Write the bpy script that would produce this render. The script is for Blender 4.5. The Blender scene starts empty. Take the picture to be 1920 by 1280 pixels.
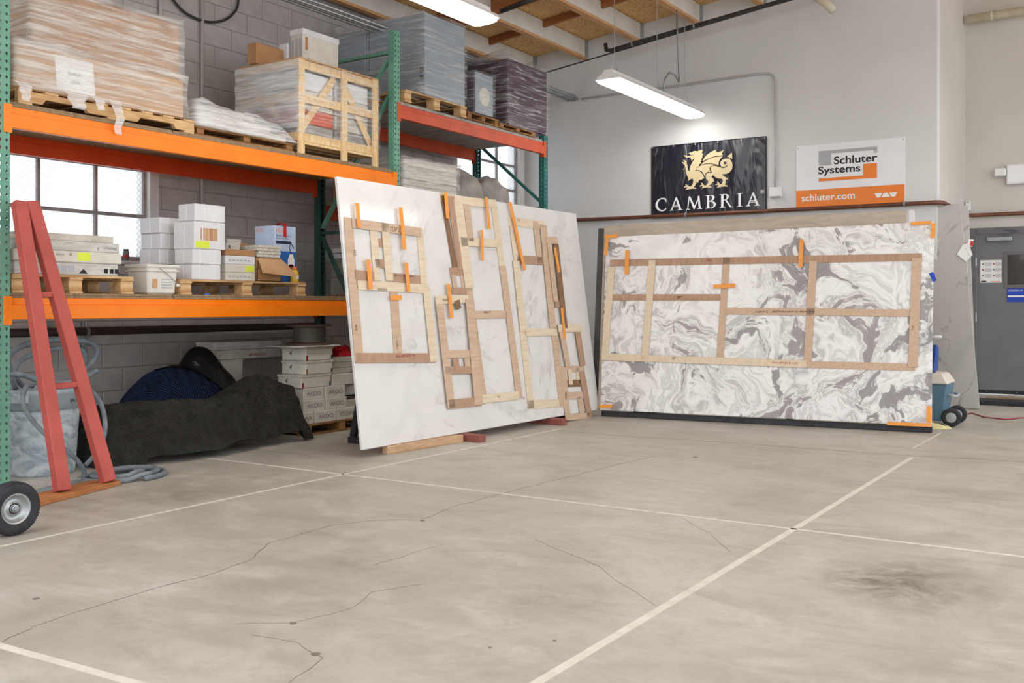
import bpy, bmesh, math, random
from mathutils import Vector, noise, Matrix
random.seed(7)
SC = bpy.context.scene
COL = SC.collection
# ------------------------------------------------------------------ camera, world, exposure
FPX, HZ, HC = 1850.0, 573.0, 1.15
TH = math.atan(1200 / 1850)
FW = Vector((-math.sin(TH), math.cos(TH), 0)); RT = Vector((math.cos(TH), math.sin(TH), 0)); CAM = Vector((0, 0, HC))
cd = bpy.data.cameras.new('camera'); cam = bpy.data.objects.new('camera', cd); COL.objects.link(cam)
cam.location = CAM; cam.rotation_euler = (math.pi / 2, 0, TH)
cd.sensor_width = 36; cd.lens = 36 * FPX / 1920; cd.shift_y = (HZ - 640) / 1920; cd.clip_start = .05; cd.clip_end = 200
SC.camera = cam
W = bpy.data.worlds.new('world'); SC.world = W; W.use_nodes = True
wb = W.node_tree.nodes['Background']; wb.inputs[0].default_value = (0.93, 0.965, 1.0, 1); wb.inputs[1].default_value = 1.35
SC.view_settings.view_transform = 'Standard'; SC.view_settings.look = 'None'; SC.view_settings.gamma = 1
SC.view_settings.exposure = 0.62
# measured pixel of the photograph -> point on a known plane of the room
def ray(x, y): return FW + RT * ((x - 960) / FPX) + Vector((0, 0, 1)) * ((HZ - y) / FPX)
def onZ(x, y, z=0.0): d = ray(x, y); return CAM + d * ((z - HC) / d.z)
def onX(x, y, X): d = ray(x, y); return CAM + d * (X / d.x)
def onY(x, y, Y): d = ray(x, y); return CAM + d * (Y / d.y)
def onP(x, y, p, n): d = ray(x, y); return CAM + d * ((p - CAM).dot(n) / d.dot(n))
# ------------------------------------------------------------------ materials
def lin(h):
    h = h.lstrip('#'); c = [int(h[i:i + 2], 16) / 255 for i in (0, 2, 4)]
    return tuple(((v / 12.92) if v <= .04045 else ((v + .055) / 1.055) ** 2.4) for v in c) + (1,)
MATS = {}
class NT:
    def __init__(s, name):
        s.m = bpy.data.materials.new(name); s.m.use_nodes = True; s.t = s.m.node_tree; s.n = s.t.nodes; s.l = s.t.links
        s.b = s.n['Principled BSDF']; s.out = s.n['Material Output']
    def add(s, typ, **kw):
        o = s.n.new(typ)
        for k, v in kw.items():
            if k[0] == 'i' and k[1:].isdigit(): o.inputs[int(k[1:])].default_value = v
            else: setattr(o, k, v)
        return o
    def link(s, a, b): s.l.new(a, b)
    def coords(s, stretch=(1, 1, 1), rot=(0, 0, 0)):
        tc = s.add('ShaderNodeTexCoord'); mp = s.add('ShaderNodeMapping'); mp.inputs['Scale'].default_value = stretch; mp.inputs['Rotation'].default_value = rot
        s.link(tc.outputs['Object'], mp.inputs['Vector']); return mp.outputs['Vector']
    def noise(s, vec, scale, detail=4, rough=.55, dist=0):
        o = s.add('ShaderNodeTexNoise'); o.inputs['Scale'].default_value = scale; o.inputs['Detail'].default_value = detail
        o.inputs['Roughness'].default_value = rough; o.inputs['Distortion'].default_value = dist; s.link(vec, o.inputs['Vector']); return o.outputs['Fac']
    def ramp(s, fac, stops):
        o = s.add('ShaderNodeValToRGB'); e = o.color_ramp.elements
        while len(e) < len(stops): e.new(.5)
        for q, (p, c) in zip(e, stops): q.position = p; q.color = c if len(c) == 4 else lin(c)
        s.link(fac, o.inputs[0]); return o.outputs[0]
    def mix(s, f, a, b, mode='MIX'):
        o = s.add('ShaderNodeMix'); o.data_type = 'RGBA'; o.blend_type = mode
        for v, k in ((f, 0), (a, 6), (b, 7)):
            if hasattr(v, 'is_linked'): s.link(v, o.inputs[k])
            else: o.inputs[k].default_value = v
        return o.outputs[2]
    def math(s, op, a, b=0.0, c=0.0):
        o = s.add('ShaderNodeMath', operation=op)
        for i, v in enumerate((a, b, c)):
            if hasattr(v, 'is_linked'): s.link(v, o.inputs[i])
            else: o.inputs[i].default_value = v
        return o.outputs[0]
    def bump(s, fac, strength=.3, dist=.01):
        o = s.add('ShaderNodeBump'); o.inputs['Strength'].default_value = strength; o.inputs['Distance'].default_value = dist
        s.link(fac, o.inputs['Height']); s.link(o.outputs[0], s.b.inputs['Normal'])
def mat(name, c1, c2=None, scale=4, rough=.6, metal=0, bump=0, bscale=None, stretch=(1, 1, 1), detail=5, lo=.35, hi=.65, spec=.4, dist=0, bdist=.01):
    if name in MATS: return MATS[name]
    t = NT(name); b = t.b
    b.inputs['Roughness'].default_value = rough; b.inputs['Metallic'].default_value = metal; b.inputs['Specular IOR Level'].default_value = spec
    if c2:
        v = t.coords(stretch); f = t.noise(v, scale, detail, .6, dist)
        t.link(t.ramp(f, [(lo, c1), (hi, c2)]), b.inputs['Base Color'])
    else: b.inputs['Base Color'].default_value = lin(c1)
    if bump:
        v = t.coords(stretch); t.bump(t.noise(v, bscale or scale * 4, 4), bump, bdist)
    MATS[name] = t.m; return t.m
# plain families
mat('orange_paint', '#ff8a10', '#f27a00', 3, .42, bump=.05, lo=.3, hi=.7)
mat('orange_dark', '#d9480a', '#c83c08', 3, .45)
mat('red_orange', '#d4572f', '#b8452a', 3, .5, lo=.35, hi=.75)
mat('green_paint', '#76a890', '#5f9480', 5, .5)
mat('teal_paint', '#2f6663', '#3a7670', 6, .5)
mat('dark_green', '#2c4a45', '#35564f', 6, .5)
mat('deck_wood', '#a58a68', '#7d6750', 6, .8, stretch=(1, 6, 6), bump=.1)
mat('deck_grey', '#b7b1ab', '#8f8880', 3, .8, stretch=(1, 3, 1), bump=.1)
mat('pallet_wood', '#dcb98a', '#b98d5c', 4, .75, stretch=(8, 1.2, 8), bump=.12)
mat('pallet_old', '#a8794a', '#7b5430', 4, .8, stretch=(8, 1.2, 8), bump=.12)
mat('pine', '#ecd0a2', '#d3ae7a', 4, .65, stretch=(9, 9, 1.2), bump=.08)
mat('template_pale', '#e0d0b8', '#d4c0a4', 5, .7, stretch=(8, 1, 8))
mat('template_mid', '#cfb49c', '#c0a389', 5, .7, stretch=(8, 1, 8))
mat('template_brown', '#b8967e', '#a8866e', 5, .7, stretch=(8, 8, 1))
mat('template_dark', '#8d6c50', '#7c5c42', 5, .75, stretch=(8, 8, 1))
mat('cardboard', '#b98c62', '#a97c54', 5, .8, bump=.05)
mat('cardboard_light', '#c9a27a', '#bb9168', 5, .8, bump=.05)
mat('white_card', '#e6e5e6', '#d9d8da', 4, .65, bump=.04)
mat('cream_card', '#ddd9cf', '#cbc5b8', 6, .75, bump=.08)
mat('dirty_card', '#cdc7bc', '#a39b8e', 7, .8, bump=.12, lo=.4, hi=.8)
mat('tile_card', '#cfccc6', '#a5a098', 8, .75, stretch=(1, 1, 4), bump=.1, lo=.35, hi=.75)
mat('block_paint', '#bfb9b6', '#b3adaa', 7, .55, bump=.15, bscale=60)
mat('mortar', '#a59f9d', '#9a9492', 9, .7, bump=.1, bscale=50)
mat('wall_paint', '#dcdbda', '#d5d4d2', 1.2, .7, bump=.02, bscale=80)
mat('wall_warm', '#cfcac4', '#c8c3bc', 1.2, .7)
mat('frame_grey', '#a39a98', '#857d7b', 12, .55, bump=.1)
mat('jamb_white', '#dedbda', '#cfcbca', 10, .6, bump=.08)
mat('joist_white', '#e4e0da', '#d5cfc6', 3, .7, bump=.04)
mat('purlin_wood', '#a86a3c', '#8d5630', 4, .7, stretch=(1.2, 8, 8), bump=.08)
mat('glulam', '#d9a878', '#c58f5e', 4, .7, stretch=(8, 1, 8))
mat('steel', '#a9adb0', '#93989c', 6, .35, metal=.85)
mat('galv', '#b4b8ba', '#9ea3a6', 8, .4, metal=.7)
mat('black_steel', '#26262a', '#37363a', 10, .5, metal=.3)
mat('black_pipe', '#2d2b2b', '#403c3a', 8, .5)
mat('copper_pipe', '#7b4e38', '#5f3f32', 6, .45, metal=.3, stretch=(1, 1, 1))
mat('dark_pipe', '#4a3a36', '#382c2a', 6, .5)
mat('cream_pipe', '#d9d0ba', '#cbc1a9', 6, .5)
mat('white_plastic', '#e9e9e8', '#e0e0df', 5, .4)
mat('bucket_white', '#e4e1da', '#d8d4ca', 6, .5)
mat('rubber', '#26262a', '#34343a', 14, .75, bump=.2, bscale=60)
mat('hose', '#59626b', '#858d93', 9, .7, bump=.15, lo=.3, hi=.7)
mat('can_rim', '#8c99a1', '#a9b3b8', 5, .7)
mat('conduit_paint', '#bdb9b7', '#b1adab', 8, .5)
mat('can_grey', '#8b98a1', '#c3cace', 6, .75, bump=.08, lo=.38, hi=.62, dist=1.5, stretch=(1, 1, 1.6))
mat('red_wood', '#b9554b', '#a64a42', 4, .6, bump=.05)
mat('block_red', '#9a5d52', '#844a42', 5, .7)
mat('timber_pale', '#c9a684', '#b48f6c', 5, .7, stretch=(8, 1, 8))
mat('base_wood', '#b87a48', '#9c6238', 5, .75, stretch=(8, 1, 8), bump=.1)
mat('black_plastic', '#141416', '#1d1d20', 4, .25, bump=.5, bscale=9, bdist=.03)
mat('red_cloth', '#d5202a', '#b5141e', 8, .7, bump=.3)
mat('red_plastic', '#d31f26', '#bd171f', 8, .35)
mat('blue_print', '#2f6fbe', '#2763b0', 5, .5)
mat('light_print', '#c9d8ee', '#b4c8e6', 5, .5)
mat('navy', '#1d2a4a', '#24345a', 5, .5)
mat('ink_black', '#1c1c20'); mat('ink_grey', '#6d6d70'); mat('ink_red', '#a03028'); mat('ink_brown', '#5a3a2a'); mat('ink_white', '#f2f2f2')
mat('ink_orange', '#f08a3c', '#ee8233', 3, .5); mat('sign_white', '#eeeef0', '#e8e8ea', 3, .4); mat('sign_grey', '#aeb0b4')
mat('gold', '#dfcca4', '#d6c297', 5, .5)
mat('tape_orange', '#eea04c', '#e6943e', 14, .6, bump=.1)
mat('tape_blue', '#2646b4'); mat('label_yellow', '#dbe84a')
mat('door_grey', '#77777a', '#6f6f72', 3, .45)
mat('door_frame', '#6d6c6d', '#656465', 3, .45)
mat('beige_slab', '#b9aa99', '#a89886', 2.5, .3, stretch=(1, 3, 5), dist=1.5)
mat('dark_slab', '#4a4846', '#3b3938', 5, .35)
mat('cooler_blue', '#5f7f92', '#547488', 5, .5); mat('cooler_blue2', '#2e4f9a', '#27468c', 5, .45)
mat('cooler_white', '#e0d8cd', '#d6cdc1', 5, .5)
mat('yellow_strap', '#d9d2a0', '#c9c08a', 6, .6)
mat('cord_red', '#a02838', '#8c2030', 6, .5)
mat('purple_lacquer', '#4a1f42', '#3a1634', 3, .25)
mat('cabinet_grey', '#9aa4ae', '#8a95a0', 3, .4)
mat('sack_grey', '#a29c94', '#857f78', 6, .7, bump=.4, bscale=12, bdist=.02)
mat('corrugated', '#a39c94', '#8f8880', 6, .6)
mat('spool_wire', '#7c756c', '#5b544c', 20, .5, metal=.4, stretch=(1, 1, 8), bump=.4, bscale=80)
mat('spool_flange', '#6e5a4c', '#54443a', 8, .8)
mat('paper', '#f0f0ee', '#e8e8e6', 4, .7)
mat('brochure', '#dfe4ea', '#c8ced6', 3, .5)
mat('yellow_bottle', '#e8c54a', '#dcb83c', 5, .4)
mat('pot_clay', '#c08a62', '#b27c55', 5, .7)
def special():
    # concrete floor
    t = NT('concrete'); v = t.coords(); b = t.b
    n1 = t.noise(v, .7, 6, .6, .6); n2 = t.noise(v, 3.5, 8, .65, .4); n3 = t.noise(t.coords((1, 2.2, 1), (0, 0, .5)), 1.6, 7, .7, 1.0); n4 = t.noise(v, 90, 3)
    c = t.ramp(n1, [(.3, '#a19c91'), (.5, '#b1aca2'), (.72, '#bfbab3')])
    c = t.mix(t.ramp(n3, [(.46, (0, 0, 0, 1)), (.72, (.75, .75, .75, 1))]), c, lin('#979186'))
    c = t.mix(t.ramp(n2, [(.5, (0, 0, 0, 1)), (.75, (.6, .6, .6, 1))]), c, lin('#c9c4bd')); c = t.mix(t.ramp(t.noise(t.coords((1, 1, 1), (0, 0, .4)), 9, 10, .75, 1.5), [(.5, (0, 0, 0, 1)), (.7, (.5, .5, .5, 1))]), c, lin('#989287'))
    # worn dark stain with its own place on the slab
    tc = t.add('ShaderNodeTexCoord')
    def blot(x, y, sx, sy, col, c, amt):
        mp = t.add('ShaderNodeMapping'); mp.vector_type = 'TEXTURE'; mp.inputs['Location'].default_value = (x, y, 0); mp.inputs['Scale'].default_value = (sx, sy, 1); mp.inputs['Rotation'].default_value = (0, 0, .15)
        t.link(tc.outputs['Object'], mp.inputs['Vector']); g = t.add('ShaderNodeTexGradient', gradient_type='SPHERICAL'); t.link(mp.outputs[0], g.inputs[0])
        f = t.math('MULTIPLY', t.math('MULTIPLY', g.outputs['Fac'], t.ramp(t.noise(v, 5, 8, .7, 1.2), [(.3, (0, 0, 0, 1)), (.62, (1, 1, 1, 1))])), amt)
        return t.mix(f, c, lin(col))
    for x, y, sx, sy, amt in ((-.88, 4.33, .42, .5, 1.5), (-1.95, 3.3, .3, .35, .5), (-3.0, 3.3, .3, .16, .6), (-4.95, 3.9, .5, .6, .7), (-5.3, 3.3, .7, .5, .6), (-.3, 5.0, .4, .5, .45)):
        c = blot(x, y, sx, sy, '#776e62', c, amt)
    t.link(c, b.inputs['Base Color'])
    t.link(t.ramp(n2, [(.3, (.38, .38, .38, 1)), (.8, (.6, .6, .6, 1))]), b.inputs['Roughness']); b.inputs['Specular IOR Level'].default_value = .35
    t.bump(t.math('ADD', n2, t.math('MULTIPLY', n4, .25)), .12, .01); MATS['concrete'] = t.m
    mat('floor_paint', '#d9d3c8', '#cac3b7', 9, .7, bump=.05); mat('floor_crack', '#857d72', '#6f675d', 9, .9)
    # marble with grey-brown swirls
    t = NT('marble'); b = t.b; v = t.coords((1, 1, 1))
    w = t.add('ShaderNodeTexNoise'); w.inputs['Scale'].default_value = 1.3; w.inputs['Detail'].default_value = 3; t.link(v, w.inputs['Vector'])
    va = t.add('ShaderNodeVectorMath', operation='MULTIPLY_ADD'); t.link(w.outputs['Color'], va.inputs[0]); va.inputs[1].default_value = (1.3, 1.3, 1.3); t.link(v, va.inputs[2])
    vv = va.outputs[0]
    n = t.noise(vv, 1.5, 9, .6, .9)
    c = t.ramp(n, [(.30, '#8a8281'), (.385, '#9b9492'), (.405, '#e6e4e2'), (.44, '#b4b0ae'), (.475, '#dddad8'), (.52, '#ebe9e7'), (.56, '#c9c6c4'), (.60, '#e9e7e5'), (.66, '#b9b4b2'), (.70, '#e6e4e2')])
    big = t.noise(v, .75, 2, .5, .8)
    c = t.mix(t.ramp(big, [(.53, (0, 0, 0, 1)), (.60, (1, 1, 1, 1))]), c, t.mix(t.ramp(t.noise(vv, 1.5, 6, .6, 2), [(.42, (0, 0, 0, 1)), (.6, (.5, .5, .5, 1))]), lin('#eceae8'), lin('#cfccca')))
    dk = t.noise(vv, 2.1, 9, .62, 1.0)
    c = t.mix(t.ramp(dk, [(.39, (.9, .9, .9, 1)), (.415, (0, 0, 0, 1))]), c, lin('#857f7d'))
    t.link(c, b.inputs['Base Color']); b.inputs['Roughness'].default_value = .22; MATS['marble'] = t.m
    # white quartz with thin faint veins, and grey veined stone
    for name, base, vein, sc, wd, amt, rgh in (('quartz', '#dedcd9', '#b9b6b2', .55, .012, .7, .12), ('grey_stone', '#b5b1ad', '#75706c', .8, .01, .85, .3)):
        t = NT(name); b = t.b; v = t.coords((1, 1, .8), (.3, .5, .2)); f = t.noise(v, sc, 6, .55, 1.1)
        d = t.math('ABSOLUTE', t.math('SUBTRACT', f, .5)); f2 = t.noise(v, 5, 4)
        m1 = t.math('MULTIPLY', t.ramp(d, [(0, (1, 1, 1, 1)), (wd, (0, 0, 0, 1))]), t.ramp(f2, [(.4, (0, 0, 0, 1)), (.65, (1, 1, 1, 1))]))
        c = t.mix(t.math('MULTIPLY', m1, amt), lin(base), lin(vein))
        c = t.mix(t.ramp(t.noise(v, 2.2, 6, .6, 1), [(.45, (0, 0, 0, 1)), (.8, (.35, .35, .35, 1))]), c, lin(vein))
        t.link(c, b.inputs['Base Color']); b.inputs['Roughness'].default_value = rgh; MATS[name] = t.m
    # OSB sheathing
    t = NT('osb'); b = t.b; v = t.coords((1, 1, 1)); vo = t.add('ShaderNodeTexVoronoi'); vo.inputs['Scale'].default_value = 26; t.link(t.coords((1, .45, 1), (0, 0, .6)), vo.inputs['Vector'])
    c = t.ramp(t.math('ADD', t.math('MULTIPLY', vo.outputs['Distance'], .55), t.math('MULTIPLY', t.noise(v, 14, 6, .7, 2), .7)), [(.35, '#a06c38'), (.48, '#cf9d5c'), (.62, '#e8c088'), (.8, '#cf9a58')])
    t.link(c, b.inputs['Base Color']); b.inputs['Roughness'].default_value = .8; MATS['osb'] = t.m
    # stretch film: clear plastic with bright streaky folds
    for name, tint, lo, hi, tr in (('film', '#f2f2f0', .46, .80, .8), ('film_heavy', '#f0ede8', .34, .70, .85), ('film_white', '#f3f4f6', .28, .62, .85)):
        t = NT(name); b = t.b
        st = t.noise(t.coords((.9, .9, 13), (.22, .2, 0)), 2.6, 5, .6, .5); st2 = t.noise(t.coords((1.1, 1.1, 9), (-.6, .55, .2)), 2.2, 5, .6, .5)
        f = t.math('MAXIMUM', t.ramp(st, [(lo, (.1, .1, .1, 1)), (hi, (.85, .85, .85, 1))]), t.ramp(st2, [(lo + .12, (.06, .06, .06, 1)), (hi + .1, (.6, .6, .6, 1))]))
        b.inputs['Base Color'].default_value = lin(tint); b.inputs['Roughness'].default_value = .22; b.inputs['Specular IOR Level'].default_value = .6
        t.bump(st, .6, .03)
        tp = t.add('ShaderNodeBsdfTransparent'); mx = t.add('ShaderNodeMixShader'); f = t.math('MULTIPLY', f, tr)
        t.link(f, mx.inputs[0]); t.link(tp.outputs[0], mx.inputs[1]); t.link(b.outputs[0], mx.inputs[2]); t.link(mx.outputs[0], t.out.inputs[0]); MATS[name] = t.m
    # wired glass
    t = NT('wire_glass'); b = t.b; tp = t.add('ShaderNodeBsdfTransparent'); tp.inputs[0].default_value = (.93, .95, .97, 1)
    tl = t.add('ShaderNodeBsdfTranslucent'); tl.inputs[0].default_value = (.95, .96, .97, 1); mx = t.add('ShaderNodeMixShader'); mx.inputs[0].default_value = .35
    t.link(tp.outputs[0], mx.inputs[1]); t.link(tl.outputs[0], mx.inputs[2]); m2 = t.add('ShaderNodeMixShader'); m2.inputs[0].default_value = .06
    b.inputs['Base Color'].default_value = (.6, .6, .62, 1); b.inputs['Roughness'].default_value = .1
    t.link(mx.outputs[0], m2.inputs[1]); t.link(b.outputs[0], m2.inputs[2]); t.link(m2.outputs[0], t.out.inputs[0]); MATS['wire_glass'] = t.m
    t = NT('dark_glass'); t.b.inputs['Base Color'].default_value = lin('#4a4844'); t.b.inputs['Roughness'].default_value = .06; MATS['dark_glass'] = t.m
    # quilted moving blankets: chevron stitching
    for name, c1, c2 in (('quilt_black', '#383735', '#504f4b'), ('quilt_blue', '#1f2a48', '#2b3b62')):
        t = NT(name); b = t.b; tc = t.add('ShaderNodeTexCoord'); sp = t.add('ShaderNodeSeparateXYZ'); t.link(tc.outputs['UV'], sp.inputs[0])
        zz = t.math('PINGPONG', sp.outputs[0], .055); ph = t.math('ADD', sp.outputs[1], t.math('MULTIPLY', zz, .95)); r = t.math('PINGPONG', ph, .011)
        h = t.math('MULTIPLY', r, 90)
        n = t.noise(t.coords(), 7, 6, .65); c = t.ramp(n, [(.35, c1), (.7, c2)]); c = t.mix(t.ramp(h, [(.08, (.75, .75, .75, 1)), (.4, (0, 0, 0, 1))]), c, lin('#7b7a73' if 'black' in name else '#52658f'))
        t.link(c, b.inputs['Base Color']); b.inputs['Roughness'].default_value = .9; b.inputs['Specular IOR Level'].default_value = .15
        t.bump(h, 1.0, .035); MATS[name] = t.m
    # vinyl banner
    t = NT('banner_vinyl'); b = t.b; b.inputs['Base Color'].default_value = lin('#23242f'); b.inputs['Roughness'].default_value = .28; b.inputs['Specular IOR Level'].default_value = .7
    t.bump(t.noise(t.coords((2.2, 1, .8), (0, .5, 0)), 1.6, 3, .5, .6), .45, .12); MATS['banner_vinyl'] = t.m
    # lamp diffuser
    t = NT('lamp_diffuser'); e = t.add('ShaderNodeEmission'); e.inputs[0].default_value = (1, .985, .95, 1); e.inputs[1].default_value = 9.0; t.link(e.outputs[0], t.out.inputs[0]); MATS['lamp_diffuser'] = t.m
special()
# ------------------------------------------------------------------ mesh helpers
WL = {}
def wl(o): return WL.get(o.name, Vector((0, 0, 0)))
def put(name, me, parent, origin):
    o = bpy.data.objects.new(name, me); COL.objects.link(o); WL[o.name] = Vector(origin)
    if parent is not None: o.parent = parent; o.location = Vector(origin) - wl(parent)
    else: o.location = origin
    return o
def tag(o, label=None, cat=None, group=None, kind=None):
    if label: o['label'] = label
    if cat: o['category'] = cat
    if group: o['group'] = group
    if kind: o['kind'] = kind
    return o
def thing(name, label, cat, loc, group=None):
    return tag(put(name, None, None, loc), label, cat, group)
class B:
    def __init__(s): s.v = []; s.f = []; s.uv = None
    def poly(s, pts, faces):
        k = len(s.v); s.v += [Vector(p) for p in pts]; s.f += [tuple(i + k for i in f) for f in faces]; return s
    def box(s, x0, x1, y0, y1, z0, z1):
        return s.poly([(x0, y0, z0), (x1, y0, z0), (x1, y1, z0), (x0, y1, z0), (x0, y0, z1), (x1, y0, z1), (x1, y1, z1), (x0, y1, z1)],
                      [(0, 3, 2, 1), (4, 5, 6, 7), (0, 1, 5, 4), (1, 2, 6, 5), (2, 3, 7, 6), (3, 0, 4, 7)])
    def hexa(s, bot, top):
        return s.poly(list(bot) + list(top), [(0, 3, 2, 1), (4, 5, 6, 7), (0, 1, 5, 4), (1, 2, 6, 5), (2, 3, 7, 6), (3, 0, 4, 7)])
    def bar(s, a, b, w, t, up=(0, 0, 1)):
        a, b = Vector(a), Vector(b); d = (b - a).normalized(); u = Vector(up); u = (u - d * u.dot(d)).normalized(); r = d.cross(u)
        q = lambda p: [p - r * w / 2 - u * t / 2, p + r * w / 2 - u * t / 2, p + r * w / 2 + u * t / 2, p - r * w / 2 + u * t / 2]
        return s.hexa(q(a), q(b))
    def slabq(s, q, n, t):
        n = Vector(n); q = [Vector(p) for p in q]; return s.hexa(q, [p + n * t for p in q])
    def prism(s, pts, n, t):
        pts = [Vector(p) for p in pts]; k = len(pts); n = Vector(n)
        return s.poly(pts + [p + n * t for p in pts], [tuple(range(k - 1, -1, -1)), tuple(range(k, 2 * k))] + [(i, (i + 1) % k, (i + 1) % k + k, i + k) for i in range(k)])
    def tube(s, pts, r, n=8, cap=True):
        pts = [Vector(p) for p in pts]; rings = []; prev = None
        for i, p in enumerate(pts):
            d = (pts[min(i + 1, len(pts) - 1)] - pts[max(i - 1, 0)]).normalized()
            if prev is None: u = d.orthogonal().normalized()
            else: u = prev - d * prev.dot(d); u = u.normalized() if u.length > 1e-6 else d.orthogonal().normalized()
            prev = u; w = d.cross(u); rr = r[i] if isinstance(r, (list, tuple)) else r
            rings.append([p + (u * math.cos(2 * math.pi * j / n) + w * math.sin(2 * math.pi * j / n)) * rr for j in range(n)])
        k = len(s.v); s.v += [q for g in rings for q in g]
        for i in range(len(rings) - 1):
            for j in range(n): s.f.append((k + i * n + j, k + i * n + (j + 1) % n, k + (i + 1) * n + (j + 1) % n, k + (i + 1) * n + j))
        if cap: s.f.append(tuple(k + j for j in range(n - 1, -1, -1))); s.f.append(tuple(k + (len(rings) - 1) * n + j for j in range(n)))
        return s
    def lathe(s, c, prof, n=24, axis='z'):
        c = Vector(c); k = len(s.v)
        for r, h in prof:
            for j in range(n):
                a = 2 * math.pi * j / n; p = (r * math.cos(a), r * math.sin(a), h)
                if axis == 'x': p = (p[2], p[0], p[1])
                if axis == 'y': p = (p[0], p[2], p[1])
                s.v.append(c + Vector(p))
        for i in range(len(prof) - 1):
            for j in range(n): s.f.append((k + i * n + j, k + i * n + (j + 1) % n, k + (i + 1) * n + (j + 1) % n, k + (i + 1) * n + j))
        return s
    def grid(s, fn, nu, nv, uvfn=None):
        k = len(s.v)
        for i in range(nu + 1):
            for j in range(nv + 1): s.v.append(Vector(fn(i / nu, j / nv)))
        for i in range(nu):
            for j in range(nv): s.f.append((k + i * (nv + 1) + j, k + (i + 1) * (nv + 1) + j, k + (i + 1) * (nv + 1) + j + 1, k + i * (nv + 1) + j + 1))
        if uvfn: s.uv = {k + i * (nv + 1) + j: uvfn(i / nu, j / nv) for i in range(nu + 1) for j in range(nv + 1)}
        return s
    def build(s, name, m, parent=None, bevel=0, smooth=False, label=None, cat=None, group=None, kind=None, fix=True):
        xs = [p.x for p in s.v]; ys = [p.y for p in s.v]; zs = [p.z for p in s.v]
        o3 = Vector(((min(xs) + max(xs)) / 2, (min(ys) + max(ys)) / 2, min(zs)))
        me = bpy.data.meshes.new(name); me.from_pydata([p - o3 for p in s.v], [], s.f)
        if s.uv:
            ul = me.uv_layers.new(name='UVMap')
            for lp in me.loops: ul.data[lp.index].uv = s.uv.get(lp.vertex_index, (0, 0))
        if bevel or fix:
            bm = bmesh.new(); bm.from_mesh(me)
            if fix: bmesh.ops.recalc_face_normals(bm, faces=bm.faces)
            if bevel: bmesh.ops.bevel(bm, geom=[e for e in bm.edges if len(e.link_faces) == 2 and e.calc_face_angle(0) > .6], offset=bevel, segments=1, affect='EDGES', clamp_overlap=True)
            bm.to_mesh(me); bm.free()
        if smooth:
            for p in me.polygons: p.use_smooth = True
        me.materials.append(MATS[m] if isinstance(m, str) else m)
        return tag(put(name, me, parent, o3), label, cat, group, kind)
def bx(name, m, x0, x1, y0, y1, z0, z1, parent=None, bevel=.003, **k):
    return B().box(x0, x1, y0, y1, z0, z1).build(name, m, parent, bevel, **k)
def share(name, src, parent, origin, rz=0):
    o = put(name, src.data, parent, origin); o.rotation_euler[2] = rz; return o
_fc = {}
def lettering(txt, O, U, V, w, h, m, parent, name='lettering', shear=0, bold=0):
    """flat printed text filling a w x h box whose lower left corner is O"""
    cu = bpy.data.curves.new('t', 'FONT'); cu.body = txt; cu.shear = shear; cu.offset = bold; ob = bpy.data.objects.new('t', cu); COL.objects.link(ob)
    me = bpy.data.meshes.new_from_object(ob); bpy.data.objects.remove(ob); bpy.data.curves.remove(cu)
    xs = [v.co.x for v in me.vertices]; ys = [v.co.y for v in me.vertices]
    x0, x1, y0, y1 = min(xs), max(xs), min(ys), max(ys); O, U, V = Vector(O), Vector(U).normalized(), Vector(V).normalized()
    b = B(); b.v = [O + U * ((v.co.x - x0) / (x1 - x0) * w) + V * ((v.co.y - y0) / (y1 - y0) * h) for v in me.vertices]; b.f = [tuple(p.vertices) for p in me.polygons]
    bpy.data.meshes.remove(me)
    return b.build(name, m, parent, fix=False)
def nz(x, y, z=0): return noise.noise(Vector((x, y, z)))
def sm(P, n=6):
    P = [Vector(p) for p in P]; out = []
    for i in range(len(P) - 1):
        p0, p1, p2, p3 = P[max(i - 1, 0)], P[i], P[i + 1], P[min(i + 2, len(P) - 1)]
        for k in range(n):
            t = k / n; out.append(.5 * ((2 * p1) + (-p0 + p2) * t + (2 * p0 - 5 * p1 + 4 * p2 - p3) * t * t + (-p0 + 3 * p1 - 3 * p2 + p3) * t ** 3))
    out.append(P[-1]); return out
# ------------------------------------------------------------------ the room
XW, YB, YD, XC = -7.61, 12.10, 14.10, -2.06
def roofz(X): return 4.504 + .126 * (X + 7.17)      # underside of the joists; the roof rises to the right
fl = B(); fl.box(-7.9, 7, -5, 14.4, -.2, 0); floor = fl.build('floor', 'concrete', kind='structure', fix=False)
floor.location = (0, 0, -.2)  # keep object space = room space for the stains
floor.data.transform(Matrix.Translation((WL['floor'].x, WL['floor'].y, 0))); floor.data.transform(Matrix.Translation((0, 0, 0))); WL['floor'] = Vector((0, 0, -.2))
def ribbon(pts, w, name, m, z=.0015):
    b = B(); L = []
    for i, p in enumerate(pts):
        d = (Vector(pts[min(i + 1, len(pts) - 1)]) - Vector(pts[max(i - 1, 0)])).normalized(); n = Vector((-d.y, d.x, 0)); ww = w[i] if isinstance(w, list) else w
        L.append((Vector(p) + n * ww / 2, Vector(p) - n * ww / 2))
    for i in range(len(L) - 1):
        q = [L[i][0], L[i][1], L[i + 1][1], L[i + 1][0]]
        b.slabq([Vector((a.x, a.y, 0.0002)) for a in q], (0, 0, 1), z)
    return b.build(name, m, floor)
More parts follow.
